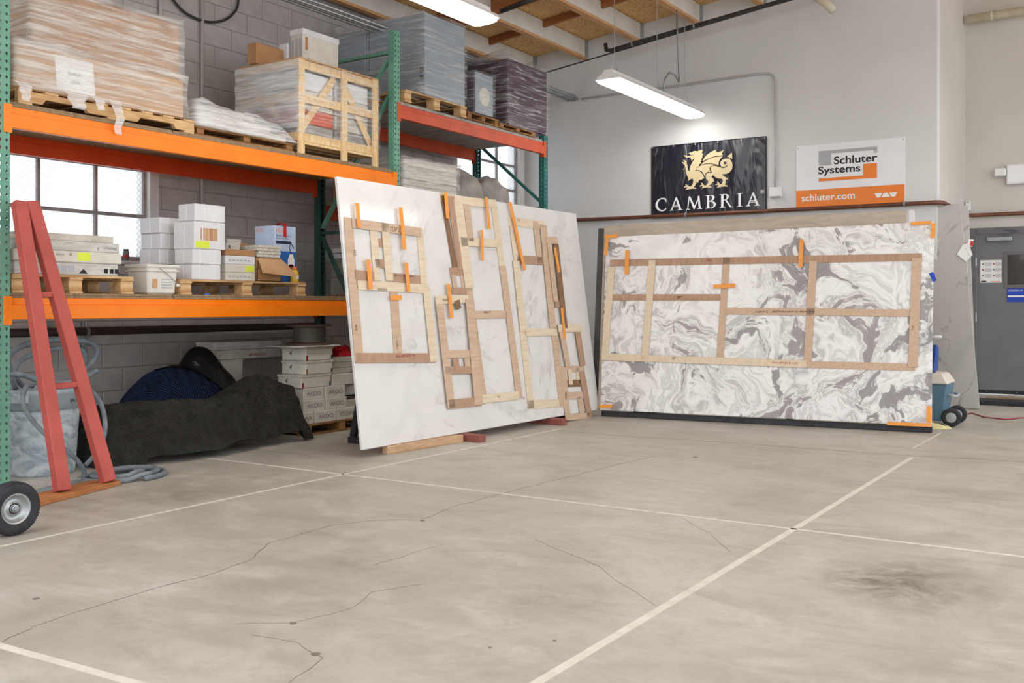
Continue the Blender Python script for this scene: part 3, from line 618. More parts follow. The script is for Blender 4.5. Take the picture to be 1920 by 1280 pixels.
def shell(x0, x1, y0, y1, z0, z1, amp, seed, n=12, taper=0, openb=True):
    """loose film around a load: a box whose faces are pulled in and wrinkled"""
    b = B(); cx_, cy_ = (x0 + x1) / 2, (y0 + y1) / 2
    def P(x, y, z):
        q = Vector((x, y, z)) * 5 + Vector((seed, seed * 2, 0)); d = noise.noise(q) * amp + noise.noise(q * 3) * amp * .4; k = 1 - taper * (z - z0) / (z1 - z0)
        return Vector((cx_ + (x - cx_) * k + (d if x > cx_ else -d) * (abs(x - cx_) > .01), cy_ + (y - cy_) * k + (d if y > cy_ else -d), z + (d if z > (z0 + z1) / 2 else 0)))
    L = lambda a, c, t_: a + (c - a) * t_
    b.grid(lambda u, v: P(x1, L(y0, y1, u), L(z0, z1, v)), n, n); b.grid(lambda u, v: P(x0, L(y0, y1, u), L(z0, z1, v)), n, n)
    b.grid(lambda u, v: P(L(x0, x1, u), y0, L(z0, z1, v)), n, n); b.grid(lambda u, v: P(L(x0, x1, u), y1, L(z0, z1, v)), n, n)
    b.grid(lambda u, v: P(L(x0, x1, u), L(y0, y1, v), z1), n, n)
    bm_d = {}; vs = []; mp = []
    for p in b.v:
        k = (round(p.x, 4), round(p.y, 4), round(p.z, 4))
        if k not in bm_d: bm_d[k] = len(vs); vs.append(p)
        mp.append(bm_d[k])
    b.v = vs; b.f = [tuple(mp[i] for i in f) for f in b.f]; return b
def tail(p, w, L, seed, parent, m='film_white'):
    b = B(); b.grid(lambda u, v: (p.x + .012 + .05 * min(1, 3 * v) + .012 * nz(u * 3 + seed, v * 4), p.y + (u - .5) * w * (1 - v * .45) + .03 * nz(v * 3, seed), p.z - v * L - .012 * abs(nz(u * 6, seed)) * v), 6, 10); b.build('film_tail', m, parent, 0, True)
# ------------------------------------------------------------------ leaning slabs and wooden templates
class Pl:
    """a leaning plane given by its lower left, lower right and upper left corner"""
    def __init__(s, o, r, u): s.o = Vector(o); s.U = (Vector(r) - s.o); s.L = s.U.length; s.U.normalize(); v = Vector(u) - s.o; v -= s.U * v.dot(s.U); s.H = v.length; s.V = v.normalized(); s.N = s.U.cross(s.V).normalized()
    def at(s, x, y, off=0): return onP(x, y, s.o + s.N * off, s.N)
    def uv(s, u, v, off=0): return s.o + s.U * u + s.V * v + s.N * off
    def strip(s, x0, y0, x1, y1, wpx, off, t):
        a, c = s.at(x0, y0), s.at(x1, y1); d = (c - a).normalized(); n = s.N.cross(d).normalized()
        dep = ((a + c) / 2 - CAM).dot(FW); vert = abs(d.z) > .6
        if vert: w = wpx * dep / FPX / max(.25, abs(s.U.dot(RT) - 0) if True else 1)
        else: w = wpx * dep / FPX / max(.3, s.V.z)
        return B().slabq([a - n * w / 2 + s.N * off, c - n * w / 2 + s.N * off, c + n * w / 2 + s.N * off, a + n * w / 2 + s.N * off], s.N, t)
# white quartz slab
QL, QR = onZ(680, 843.5, .065), onZ(1124, 767.5, .065)
QT = onY(630, 330, QL.y)
q1 = Pl(QL, QR, QT)
slab1 = thing('stone_slab', 'large white quartz slab with faint grey veins leaning in front of the orange rack', 'stone slab', q1.uv(q1.L / 2, 0))
hq = (onY(1077, 400, QR.y - .05) - QR).dot(q1.V)
b = B(); pts = [q1.uv(0, 0), q1.uv(q1.L, 0), q1.uv(q1.L - .03, hq), q1.uv(0, q1.H)]; b.slabq(pts, -q1.N, .03); b.build('slab_body', 'quartz', slab1, .004)
def template(name_label, plane, strips, mats, off=.003, t=.004, group='wooden strip templates'):
    c = plane.at(*strips[0][:2]); th_ = thing('wood_template', name_label, 'template', c, group)
    for i, (x0, y0, x1, y1, w, m) in enumerate(strips): plane.strip(x0, y0, x1, y1, w, off + (i % 3) * .0042, t).build('strip', mats[m], th_, .0006)
    return th_
TM = {'p': 'template_pale', 'm': 'template_mid', 'b': 'template_brown', 'd': 'template_dark'}
Z2 = lambda L: [(620 + a / 2.415, 330 + b_ / 2.415, 620 + c / 2.415, 330 + d / 2.415, w / 2.415, m) for a, b_, c, d, w, m in L]
tA = template('square wooden template marked CAB at the left end of the white slab', q1, Z2([(78, 188, 96, 465, 32, 'm'), (97, 462, 126, 842, 32, 'm'), (92, 214, 405, 256, 42, 'm'), (401, 236, 421, 490, 26, 'p'), (188, 208, 208, 475, 28, 'p'), (240, 214, 262, 475, 28, 'p'), (183, 300, 263, 303, 40, 'b'), (197, 396, 271, 400, 40, 'b'), (108, 447, 192, 456, 44, 'b'), (275, 458, 428, 472, 40, 'b'), (112, 492, 442, 512, 42, 'p'), (428, 512, 462, 842, 28, 'p'), (280, 482, 304, 803, 32, 'm'), (108, 824, 470, 824, 44, 'b')]), TM)
tB = template('tall wooden template with a brown inner strip, upper middle of the white slab', q1, Z2([(505, 88, 560, 415, 20, 'd'), (540, 92, 590, 425, 30, 'b'), (572, 108, 624, 508, 36, 'p'), (494, 100, 560, 107, 38, 'm'), (558, 110, 748, 128, 40, 'p'), (610, 128, 630, 296, 26, 'm'), (735, 118, 775, 412, 26, 'p'), (775, 408, 852, 1004, 28, 'm'), (585, 298, 752, 306, 38, 'p'), (622, 508, 692, 1032, 32, 'm'), (628, 629, 792, 626, 36, 'm'), (680, 1010, 848, 992, 38, 'p'), (538, 433, 606, 432, 36, 'b'), (545, 519, 612, 521, 32, 'b'), (550, 450, 560, 505, 18, 'm'), (592, 450, 602, 505, 18, 'm')]), TM)
tC = template('narrow wooden template with a small square hole low on the middle of the white slab', q1, Z2([(467, 562, 616, 558, 38, 'p'), (484, 580, 538, 1050, 30, 'm'), (618, 560, 660, 1035, 34, 'm'), (497, 808, 648, 805, 34, 'm'), (508, 880, 656, 878, 34, 'b'), (555, 826, 560, 880, 24, 'b'), (610, 824, 616, 878, 24, 'm'), (526, 1034, 674, 1020, 40, 'b'), (560, 565, 570, 604, 22, 'd')]), TM, .0165)
tD = template('tall pale wooden template right of the middle of the white slab', q1, Z2([(804, 203, 965, 224, 40, 'p'), (818, 190, 842, 385, 30, 'p'), (834, 385, 868, 705, 28, 'p'), (868, 700, 906, 1052, 28, 'p'), (924, 206, 946, 402, 24, 'm'), (958, 222, 1002, 692, 30, 'm'), (1010, 690, 1048, 1042, 30, 'm'), (840, 378, 982, 386, 38, 'b'), (880, 709, 1020, 706, 34, 'p'), (890, 1035, 1058, 1026, 38, 'p')]), TM)
tE = template('small template with a long brown strip near the right end of the white slab', q1, Z2([(970, 293, 1020, 293, 32, 'm'), (982, 310, 1012, 570, 22, 'm'), (1010, 308, 1052, 690, 24, 'd'), (1010, 582, 1046, 580, 30, 'b'), (1022, 690, 1128, 690, 34, 'p'), (1036, 705, 1066, 860, 24, 'm'), (1112, 705, 1136, 860, 26, 'b')]), TM, .0165)
tF = template('stepped wooden template with two pale tabs at the lower right of the white slab', q1, Z2([(1045, 875, 1147, 873, 30, 'm'), (1050, 888, 1072, 1102, 26, 'm'), (1132, 885, 1168, 1092, 26, 'b'), (1052, 940, 1157, 936, 32, 'd'), (1058, 996, 1162, 990, 32, 'm'), (1077, 873, 1083, 944, 18, 'p'), (1116, 867, 1122, 940, 18, 'p'), (1124, 1000, 1136, 1085, 22, 'm'), (1062, 1092, 1172, 1084, 28, 'm')]), TM)
TAPES = []
def tape(plane, x0, y0, x1, y1, w, label, off=.031, m='tape_orange'):
    o = plane.strip(x0, y0, x1, y1, w, off, .0008).build('tape_strip', m, None, label=label, cat='tape', group='orange tape strips' if m == 'tape_orange' else None); return o
for (a, b_, c, d, w), lab in zip([(107, 125, 117, 236, 14), (304, 145, 322, 335, 14), (156, 380, 169, 515, 16), (329, 395, 341, 525, 14), (258, 554, 310, 552, 22), (508, 75, 518, 195, 14), (693, 98, 706, 242, 13), (672, 247, 675, 385, 12), (521, 490, 536, 645, 14), (800, 120, 867, 428, 13), (1003, 325, 1023, 437, 12), (1035, 600, 1049, 735, 12)],
    ['orange tape at the top left corner of the square CAB template', 'long orange tape across the upper strip of the square CAB template', 'orange tape on the left end of the middle strips of the CAB template', 'orange tape on the right end of the middle strips of the CAB template', 'short level orange tape on the centre strip of the CAB template', 'orange tape over the top end of the dark brown template strip', 'orange tape over the top strip of the tall middle template', 'orange tape over the second strip of the tall middle template', 'orange tape over the top of the narrow template with the square hole', 'longest slanting orange tape on the tall pale template', 'orange tape on the long brown strip at the right of the white slab', 'orange tape above the two pale tabs at the right of the white slab']):
    tape(q1, 620 + a / 2.415, 330 + b_ / 2.415, 620 + c / 2.415, 330 + d / 2.415, w / 2.415, lab)
def scribble(plane, x, y, txt, hpx, m, parent, ang=0, off=.0165):
    a = plane.at(x, y); dep = (a - CAM).dot(FW); h = hpx * dep / FPX; U, V = plane.U, plane.V
    U2 = U * math.cos(ang) + V * math.sin(ang); V2 = -U * math.sin(ang) + V * math.cos(ang)
    lettering(txt, a + plane.N * off, U2, V2, h * .62 * len(txt), h, m, parent, 'handwriting', .3)
scribble(q1, 729, 434, 'TOP L', 9, 'ink_brown', tA); scribble(q1, 665, 480, 'Cab', 6, 'ink_black', tA, 1.5); scribble(q1, 706, 545, 'Wall End', 5, 'ink_black', tA)
scribble(q1, 736, 519, 'Legare C - 3620 Drysdale', 4, 'ink_black', tA); scribble(q1, 667, 620, 'Cab', 6, 'ink_black', tA, 1.5); scribble(q1, 740, 671, '9mm #4 Ed & 1cm', 6, 'ink_red', tA); scribble(q1, 744, 655, 'Legare C', 5, 'ink_black', tA, 1.5)
scribble(q1, 904, 588, 'Legare C', 5, 'ink_black', tB); scribble(q1, 930, 747, 'Top', 5, 'ink_red', tB); scribble(q1, 893, 634, 'Wall', 5, 'ink_black', tB, 1.45); scribble(q1, 826, 566, 'Right', 5, 'ink_black', tC, 0, .0305); scribble(q1, 968, 415, 'Top', 5, 'ink_red', tD); scribble(q1, 977, 750, 'Top', 5, 'ink_red', tD)
# what carries the white slab
sup = thing('slab_frame', 'dark steel A-frame carrying the white quartz slab', 'slab rack', Vector((q1.uv(q1.L / 2, 0).x - .3, q1.uv(q1.L / 2, 0).y, 0)))
for u in (.6, q1.L - .6):
    a = q1.uv(u, .02, -.035); t_ = q1.uv(u, q1.H - .5, -.06); b = B(); b.bar(a + Vector((0, 0, .0)), t_, .05, .05, (1, 0, 0)); b.build('frame_post', 'black_steel', sup, .003)
    b = B(); b.bar(Vector((t_.x - .02, t_.y, t_.z)), Vector((a.x - .62, a.y, .055)), .05, .05, (1, 0, 0)); b.build('frame_post', 'black_steel', sup, .003)
    b = B(); b.bar(Vector((a.x + .02, a.y, .027)), Vector((a.x - .66, a.y, .027)), .06, .05); b.build('frame_foot', 'black_steel', sup, .003)
for v, offx in ((.3, 0), (1.3, 0)): b = B(); b.bar(q1.uv(.55, v, -.062), q1.uv(q1.L - .55, v, -.062), .05, .05); b.build('frame_rail', 'black_steel', sup, .003)
def wblock(p, q, w, h, m, label, cat='timber'): b = B(); b.bar(Vector((p.x, p.y, h / 2)), Vector((q.x, q.y, h / 2)), w, h); return b.build('support_block', m, None, .004, label=label, cat=cat)
wblock(onZ(722, 851), onZ(864, 828), .062, .062, 'timber_pale', 'long pale timber lying under the left end of the white slab')
p_ = onZ(905, 829); wblock(p_, p_ + Vector((-.42, .03, 0)), .09, .06, 'block_red', 'red block under the middle of the white slab')
p_ = onZ(1058, 797); wblock(p_, p_ + Vector((-.42, .03, 0)), .09, .06, 'block_red', 'red block under the right end of the white slab')
# marble slab on its A-frame, with beige and dark slabs behind it
ML, MR = onZ(1125, 768, .07), onZ(1747, 798, .07); MT = onX(1137.5, 444.5, ML.x - .02)
m1 = Pl(ML, MR, MT); hm = (onX(1756, 416.5, MR.x) - MR).dot(m1.V)
slab2 = thing('stone_slab', 'wide white and grey swirled marble slab carrying a long wooden template', 'stone slab', m1.uv(m1.L / 2, 0))
def slabpoly(plane, pts, t, m, parent, off=0): b = B(); b.prism([plane.uv(u, v, off) for u, v in pts], -plane.N, t); return b.build('slab_body', m, parent, .003)
slabpoly(m1, [(0, 0), (m1.L, 0), (m1.L + .01, hm), (0, m1.H)], .028, 'marble', slab2)
tM = template('long wooden template of six bays with clipped corners across the marble slab', m1, [(1144, 493, 1729, 482, 13.5, 'b'), (1147, 500, 1134, 674, 12, 'p'), (1223.7, 488, 1209.4, 674, 12, 'p'), (1362.8, 482, 1349.5, 680, 12, 'm'), (1525, 490, 1513.7, 688, 13, 'm'), (1719.5, 484, 1711.5, 688, 15, 'm'), (1137, 557.5, 1351, 557.5, 12, 'b'), (1361, 583, 1720, 587, 13, 'm'), (1129, 668.5, 1512, 682.5, 13, 'p'), (1511, 683, 1716, 688.5, 13.5, 'm')], TM)
scribble(m1, 1416, 587, 'Legare C - 3620 Drysdale 3x 9mm 2cm', 5, 'ink_brown', tM); scribble(m1, 1448, 682, '9mm #4 Ed & 1cm', 5, 'ink_red', tM); scribble(m1, 1270, 560, '30"', 5, 'ink_black', tM); scribble(m1, 1260, 674, '30"', 5, 'ink_black', tM); scribble(m1, 1325, 491, 'Top', 5, 'ink_red', tM); scribble(m1, 1714, 620, 'Top', 5, 'ink_red', tM, 1.5)
for (a, b_, c, d, w), lab in zip([(1136, 445, 1160, 443, 6), (1140.5, 447, 1137, 479, 6), (1708, 420, 1746, 418, 6), (1751, 419, 1749, 447, 7), (1126, 761.5, 1150, 761, 6), (1664, 793.5, 1746, 797, 6.5), (1742.5, 762, 1742, 792, 7.5), (1178, 470, 1176.5, 515, 7), (1504, 450, 1501.5, 502, 7), (1339, 537.5, 1380, 535.5, 7)],
    ['short level orange tape at the upper left corner of the marble slab', 'upright orange tape at the upper left corner of the marble slab', 'level orange tape at the upper right corner of the marble slab', 'upright orange tape at the upper right corner of the marble slab', 'orange tape at the lower left corner of the marble slab', 'long level orange tape at the lower right corner of the marble slab', 'upright orange tape at the lower right corner of the marble slab', 'orange tape over the top strip at the left of the marble template', 'orange tape over the top strip at the right of the marble template', 'level orange tape across the middle upright of the marble template']):
    tape(m1, a, b_, c, d, w, lab)
tape(m1, 1745.5, 511, 1753, 527, 7, 'small blue tape on the right edge of the marble slab', .002, 'tape_blue')
bz = (onP(1133, 425, m1.o - m1.N * .045, m1.N) - m1.o).dot(m1.V); bu = (onP(1133, 425, m1.o - m1.N * .045, m1.N) - m1.o).dot(m1.U); bu2 = (onP(1699, 394, m1.o - m1.N * .045, m1.N) - m1.o).dot(m1.U); bv2 = (onP(1699, 394, m1.o - m1.N * .045, m1.N) - m1.o).dot(m1.V)
s3 = thing('stone_slab', 'beige slab standing directly behind the marble slab, only its top and left edge showing', 'stone slab', m1.uv(m1.L / 2, 0, -.05))
slabpoly(m1, [(bu, 0), (bu2, 0), (bu2, bv2), (bu + .06, bz + .015), (bu, bz)], .03, 'beige_slab', s3, -.04)
pd = onP(1122, 428, m1.o - m1.N * .09, m1.N) - m1.o; du, dv = pd.dot(m1.U), pd.dot(m1.V)
s4 = thing('stone_slab', 'dark slab edge showing at the far left behind the beige slab', 'stone slab', m1.uv(m1.L / 2, 0, -.1)); slabpoly(m1, [(du, 0), (du + 3.0, 0), (du + 3.0, dv - .08), (du, dv)], .03, 'dark_slab', s4, -.085)
fr = thing('slab_frame', 'black steel A-frame with a low rail under the marble slab', 'slab rack', m1.uv(m1.L / 2, 0, -.3))
for v in (.05,): b = B(); b.bar(m1.uv(.0, -.036, -.11), m1.uv(m1.L, -.036, -.11), .14, .055, m1.V); b.build('base_rail', 'black_steel', fr, .003)
for u in (.35, m1.L - .35):
    a = m1.uv(u, 0, -.13); t_ = m1.uv(u, m1.H - .12, -.145); b = B(); b.bar(a, t_, .05, .05, m1.U); b.build('frame_post', 'black_steel', fr, .003); b = B(); b.bar(t_ + Vector((0, .03, 0)), Vector((a.x, a.y + .75, .03)), .05, .05, m1.U); b.build('frame_post', 'black_steel', fr, .003); b = B(); b.bar(Vector((a.x, a.y - .02, .03)), Vector((a.x, a.y + .8, .03)), .06, .055); b.build('frame_foot', 'black_steel', fr, .003)
pr_ = m1.uv(bu2 + .03, 0, -.09); b = B(); b.bar(Vector((pr_.x + .04, pr_.y + .02, .03)), m1.uv(bu2 + .045, bv2 + .0, -.07), .07, .05, m1.U); b.build('end_post', 'jamb_white', fr, .004)
for x, y, lab in ((1202, 777, 'short black square tube sticking out under the left part of the marble slab'), (1480, 793, 'short black square tube sticking out under the middle of the marble slab')):
    p = onZ(x, y); d = Vector((-.25, .97, 0)); b = B(); w = .05; e = .006
    for s_ in (-1, 1): b.bar(p + Vector((s_ * (w / 2 - e / 2), 0, w / 2)), p + d * .42 + Vector((s_ * (w / 2 - e / 2), 0, w / 2)), e, w)
    b.bar(p + Vector((0, 0, w - e / 2)), p + d * .42 + Vector((0, 0, w - e / 2)), w, e); b.bar(p + Vector((0, 0, e / 2)), p + d * .42 + Vector((0, 0, e / 2)), w, e); b.build('square_tube', 'black_steel', None, label=lab, cat='steel tube')
st = B(); st.grid(lambda u, v: Vector(onZ(1502 + 180 * u, 794 + 8 * u + 3 * math.sin(u * 7), 0)) + Vector((0, (v - .5) * .06, .004 + .025 * abs(math.sin(u * 9.0)) * (1 if u > .3 else .4))), 30, 2); st.build('ratchet_strap', 'yellow_strap', None, 0, True, 'pale yellow webbing strap lying along the foot of the marble slab', 'strap')
bag = B(); pc = onZ(1737, 801); bag.grid(lambda u, v: pc + Vector((.22 * math.cos(6.283 * u) * math.cos(1.57 * v), .12 * math.sin(6.283 * u) * math.cos(1.57 * v), .002 + .045 * math.sin(1.57 * v) * (1 + .3 * nz(u * 5, v * 3)))), 20, 6); bag.build('plastic_bag', 'yellow_strap', None, 0, True, 'flattened pale yellow bag under the right corner of the marble slab', 'bag')
# grey slab by the door
gP = Pl((-4.2, 11.88, .01), (-1.63, 11.98, .01), (-4.2, 12.06, 2.2))
def guv(x, y): p = gP.at(x, y) - gP.o; return (p.dot(gP.U), p.dot(gP.V))
s5 = thing('stone_slab', 'tall grey veined slab leaning against the wall corner beside the grey door', 'stone slab', gP.uv(2.2, 0)); tr_, br_ = guv(1800, 380), guv(1837, 766)
slabpoly(gP, [(br_[0] - 1.9, 0), (br_[0], 0), guv(1822, 600), guv(1812, 480), tr_, (guv(1712, 397)), (br_[0] - 1.9, guv(1712, 397)[1] - .05)], .03, 'grey_stone', s5)
s6 = thing('stone_slab', 'narrow edge of a second grey slab just right of the tall grey slab', 'stone slab', gP.uv(2.3, 0, -.04)); slabpoly(gP, [(br_[0] - 1.6, 0), (br_[0] - .03, 0), guv(1819, 470), guv(1815, 383), guv(1800, 384), (br_[0] - 1.6, 2.0)], .025, 'grey_stone', s6, -.034)
nt = thing('paper_tag', 'white paper tags with a red mark taped to the right edge of the grey slab', 'paper tag', gP.at(1805, 480))
def leaf(pl, pts, off, m, parent, nm): return B().prism([pl.at(x, y, off) for x, y in pts], pl.N, .0015).build(nm, m, parent)
leaf(gP, [(1794, 477), (1806, 457), (1824, 477), (1812, 491)], .012, 'paper', nt, 'tag_sheet'); leaf(gP, [(1808, 458), (1816, 455), (1823, 476), (1818, 479)], .016, 'paper', nt, 'tag_sheet'); leaf(gP, [(1816, 448), (1826, 449), (1823, 463), (1814, 460)], .02, 'paper', nt, 'tag_sheet'); leaf(gP, [(1820, 451), (1825.5, 452), (1824, 461), (1819, 460)], .023, 'red_plastic', nt, 'red_mark')
# cooler with wheels, blue trolley and cord behind the marble slab
ck = thing('wheeled_cooler', 'blue wheeled cooler with a cream lid by the right edge of the marble slab', 'cooler', Vector((-1.93, 10.28, 0)))
cy = 10.12; x0, x1 = -2.32, -1.63
b = B(); b.hexa([(x0 + .04, cy + .03, .045), (x1 - .05, cy + .03, .045), (x1 - .05, cy + .36, .045), (x0 + .04, cy + .36, .045)], [(x0, cy, .40), (x1, cy, .40), (x1, cy + .40, .40), (x0, cy + .40, .40)]); b.build('cooler_body', 'cooler_blue', ck, .015)
b = B(); b.hexa([(x0 - .012, cy - .012, .402), (x1 + .012, cy - .012, .402), (x1 + .012, cy + .412, .402), (x0 - .012, cy + .412, .402)], [(x0 + .03, cy + .03, .50), (x1 - .05, cy + .03, .50), (x1 - .05, cy + .37, .50), (x0 + .03, cy + .37, .50)]); b.build('cooler_lid', 'cooler_white', ck, .012)
b = B(); b.tube([(x1 - .0, cy + .04, .30), (x1 + .05, cy + .04, .29), (x1 + .06, cy + .10, .285), (x1 + .06, cy + .26, .285), (x1 + .05, cy + .34, .29), (x1, cy + .34, .30)], .013, 8); b.build('handle', 'sign_grey', ck, 0, True)
for yy in (cy + .02, cy + .36):
    w_ = B(); w_.lathe((x1 + .03, yy, .088), [(.0, -.02), (.05, -.025), (.075, -.028), (.087, -.018), (.087, .018), (.075, .028), (.05, .025), (0, .02)], 20, 'y'); ww = w_.build('wheel', 'rubber', ck, 0, True); h = B(); h.lathe((x1 + .03, yy - .02, .088), [(0, -.01), (.045, -.008), (.055, .0)], 14, 'y'); h.build('wheel_hub', 'galv', ww)
b = B(); b.bar((x1 + .02, cy + .39, .07), (x1 + .02, cy + .39, .46), .02, .02); b.bar((x1 + .02, cy + .30, .07), (x1 + .02, cy + .30, .46), .012, .02); b.build('pull_bar', 'base_wood', ck)
jg = thing('tool_case', 'dark blue plastic case with a pale handle above the cooler behind the marble slab', 'case', Vector((-1.93, 10.34, .5)))
b = B(); b.hexa([(-2.2, 10.22, .502), (-1.76, 10.22, .502), (-1.76, 10.42, .502), (-2.2, 10.42, .502)], [(-2.2, 10.24, .77), (-1.73, 10.24, .77), (-1.75, 10.38, .77), (-2.2, 10.38, .77)]); b.build('case_body', 'cooler_blue2', jg, .02)
b = B(); b.tube([(-1.86, 10.30, .765), (-1.84, 10.30, .83), (-1.78, 10.29, .845), (-1.71, 10.28, .85)], .014, 8); b.build('case_handle', 'white_plastic', jg, 0, True)
cordp = [onZ(x, y, .006) for x, y in ((1786, 770), (1795, 776), (1808, 777), (1822, 774), (1832, 777), (1846, 782), (1866, 784), (1885, 786), (1900, 785), (1912, 783), (1935, 784))]
B().tube(cordp, .006, 6).build('extension_cord', 'cord_red', None, 0, True, 'thin red cord lying on the floor in front of the grey door', 'cord')
for k, (y0, y1, m, lab) in enumerate(((12.55, 12.95, 'rubber', 'long black rubber strip on the floor in front of the door'), (13.0, 13.55, 'deck_wood', 'brown board on the floor just in front of the door'))):
    bx('floor_mat' if k == 0 else 'floor_board', m, -1.74 + k * .02, .6, y0, y1, .0, .05 if k == 0 else .018, None, .004, label=lab, cat='mat' if k == 0 else 'board')
ps = thing('door_notice', 'white printed notice with small coloured dots on the grey door', 'poster', Vector((-1.8, YD, 1.45)))
x0, z0 = onY(1838, 530, YD).x, onY(1838, 530, YD).z; x1, z1 = onY(1878, 487, YD).x, onY(1878, 487, YD).z
bx('notice_sheet', 'paper', x0, x1, YD + .007, YD + .0095, z0, z1, ps, 0)
for c_ in range(2):
    for r_ in range(3):
        zx, zz = x0 + .02 + c_ * (x1 - x0) / 2, z1 - .05 - r_ * .075; b = B(); b.lathe((zx + .012, YD + .0065, zz), [(0, 0), (.011, 0)], 10, 'y'); b.build('icon_dot', 'ink_red' if (c_ + r_) % 2 else 'ink_grey', ps)
        for q in range(4): bx('text_line', 'ink_grey', zx + .03, zx + .11, YD + .006, YD + .0068, zz + .014 - q * .012, zz + .018 - q * .012, ps, 0)
bx('text_line', 'ink_orange', x0 + .12, x1 - .01, YD + .006, YD + .0068, z0 + .008, z0 + .018, ps, 0); bx('text_line', 'ink_black', x0 + .01, x0 + .07, YD + .006, YD + .0068, z0 + .008, z0 + .026, ps, 0)
bs = thing('distance_sign', 'blue and white safety sign below the window of the grey door', 'sign', Vector((-1.4, YD, 1.2)))
x0 = onY(1888, 566, YD).x; z0 = onY(1888, 566, YD).z; z1 = onY(1888, 540, YD).z
bx('sign_sheet', 'tape_blue', x0, x0 + .52, YD + .006, YD + .0092, z0, z1, bs, 0); bx('sign_band', 'ink_white', x0 + .01, x0 + .22, YD + .0052, YD + .006, z0 + .062, z0 + .085, bs, 0)
lettering('COVID-19', (x0 + .02, YD + .005, z1 - .04), (1, 0, 0), (0, 0, 1), .16, .022, 'ink_white', bs); lettering('SOCIAL\nDISTANCING', (x0 + .2, YD + .005, z1 - .10), (1, 0, 0), (0, 0, 1), .30, .075, 'ink_white', bs)
b = B(); b.tube([(x0 + .26, YD + .004, z0 + .015), (x0 + .26, YD + .004, z0 + .05)], .006, 6); b.tube([(x0 + .30, YD + .004, z0 + .015), (x0 + .30, YD + .004, z0 + .05)], .006, 6); b.tube([(x0 + .27, YD + .004, z0 + .032), (x0 + .29, YD + .004, z0 + .032)], .003, 6); b.build('pictogram', 'ink_white', bs)
# ------------------------------------------------------------------ loads on the upper shelf, near bay
mat('film_edge', '#e8e4de', '#d8d2ca', 6, .4)
XF = -6.235
def carton(name, m, x0, x1, y0, y1, z0, z1, parent=None, label=None, cat='box', group=None, strap=None, seam=True, tapem='cardboard_light', bevel=.006):
    lo, hi = min(x0, x1), max(x0, x1)
    if parent is None and (strap or seam): t = thing(name, label, cat, Vector(((lo + hi) / 2, (y0 + y1) / 2, z0)), group); pa = t; nm = 'box_body'
    else: t = None; pa = parent; nm = name
    o = bx(nm, m, lo, hi, y0, y1, z0, z1, pa, bevel)
    if t is None and label: tag(o, label, cat, group)
    root = t or o
    if seam: ym = (y0 + y1) / 2; bx('tape_seam', tapem, lo, hi + .0012, ym - .02, ym + .02, z1 - .0005, z1 + .0008, root, 0)
    if strap:
        for f_ in strap: ys = y0 + (y1 - y0) * f_; b = B(); b.box(hi, hi + .0025, ys - .007, ys + .007, z0 + .004, z1); b.box(lo, hi, ys - .007, ys + .007, z1, z1 + .002); b.build('strap', 'white_plastic', root)
        xm = lo + (hi - lo) * .5; b = B(); b.box(xm - .007, xm + .007, y0 - .0025, y0, z0 + .004, z1); b.build('strap', 'white_plastic', root)
    return root
# A: tall wrapped cartons
pallet(XF, -7.2, 3.665, 5.085, ZU, .105, 'long pale pallet under the tall wrapped cartons at the top left', stringers='y', nb=8)
zt = ZU + .106
A = thing('wrapped_cartons', 'stack of big brown cartons in cloudy stretch film at the top left', 'wrapped load', Vector((-6.7, 4.35, zt)))
bx('carton', 'cardboard_light', -7.15, XF - .02, 3.65, 5.0, zt, zt + .30, A, .012); bx('carton', 'cardboard', -7.15, XF - .07, 3.80, 5.0, zt + .302, zt + .735, A, .012)
bx('carton', 'cardboard', -7.18, -6.75, 3.62, 3.79, zt + .302, zt + .65, A, .01)
sh = B(); sh.slabq([(XF - .019, 3.95, zt + .04), (XF - .019, 4.24, zt + .04), (XF - .019, 4.22, zt + .27), (XF - .019, 3.93, zt + .27)], (1, 0, 0), .001); lab_ = sh.build('packing_sheet', 'paper', A); lettering('DISPLAY', (XF - .0175, 4.03, zt + .15), (0, 1, 0), (0, 0, 1), .11, .022, 'ink_grey', lab_); lettering('2018', (XF - .0175, 4.05, zt + .10), (0, 1, 0), (0, 0, 1), .07, .022, 'ink_grey', lab_)
shell(-7.18, XF + .002, 3.63, 5.03, zt + .003, zt + .33, .02, 1.3, 16).build('stretch_wrap', 'film_heavy', A, 0, True)
shell(-7.18, XF - .045, 3.77, 5.03, zt + .27, zt + .765, .022, 4.1, 18, .015).build('stretch_wrap', 'film_heavy', A, 0, True)
for y, w, L, s in ((3.68, .10, .13, 3), (4.05, .17, .12, 1), (4.22, .09, .10, 6), (4.37, .09, .25, 2)): tail(Vector((XF + .005, y, zt + .03)), w, L, s, A)
# B: low wrapped bundle
pallet(XF - .02, -7.1, 5.11, 6.16, ZU, .075, 'low worn pallet under the flat wrapped bundle on the upper shelf', m='pallet_old', nb=5)
zb = ZU + .076; Bn = thing('wrapped_bundle', 'low sagging bundle in crumpled clear film between the cartons and the wooden crate', 'wrapped load', Vector((-6.65, 5.62, zb)))
for k in range(3): bx('flat_box', ('dirty_card', 'cream_card', 'dirty_card')[k], -7.0 + .01 * k, XF - .05 - .02 * k, 5.14 + .02 * k, 6.10 - .16 * k, zb + .062 * k, zb + .062 * k + .06, Bn, .006)
b = B(); b.grid(lambda u, v: (-7.06 + v * .84 + .015 * nz(u * 9, v * 9), 5.09 + u * 1.09, zb + (min(1, 8 * v) * min(1, 9 * (1 - v))) ** .6 * (.25 - .09 * u + .03 * nz(u * 7, v * 5, 2) + .02 * nz(u * 17, v * 14, 3)) * (min(1, u * 14) ** .5) * (min(1, (1 - u) * 9) ** .5)), 36, 22); b.build('stretch_wrap', 'film_white', Bn, 0, True)
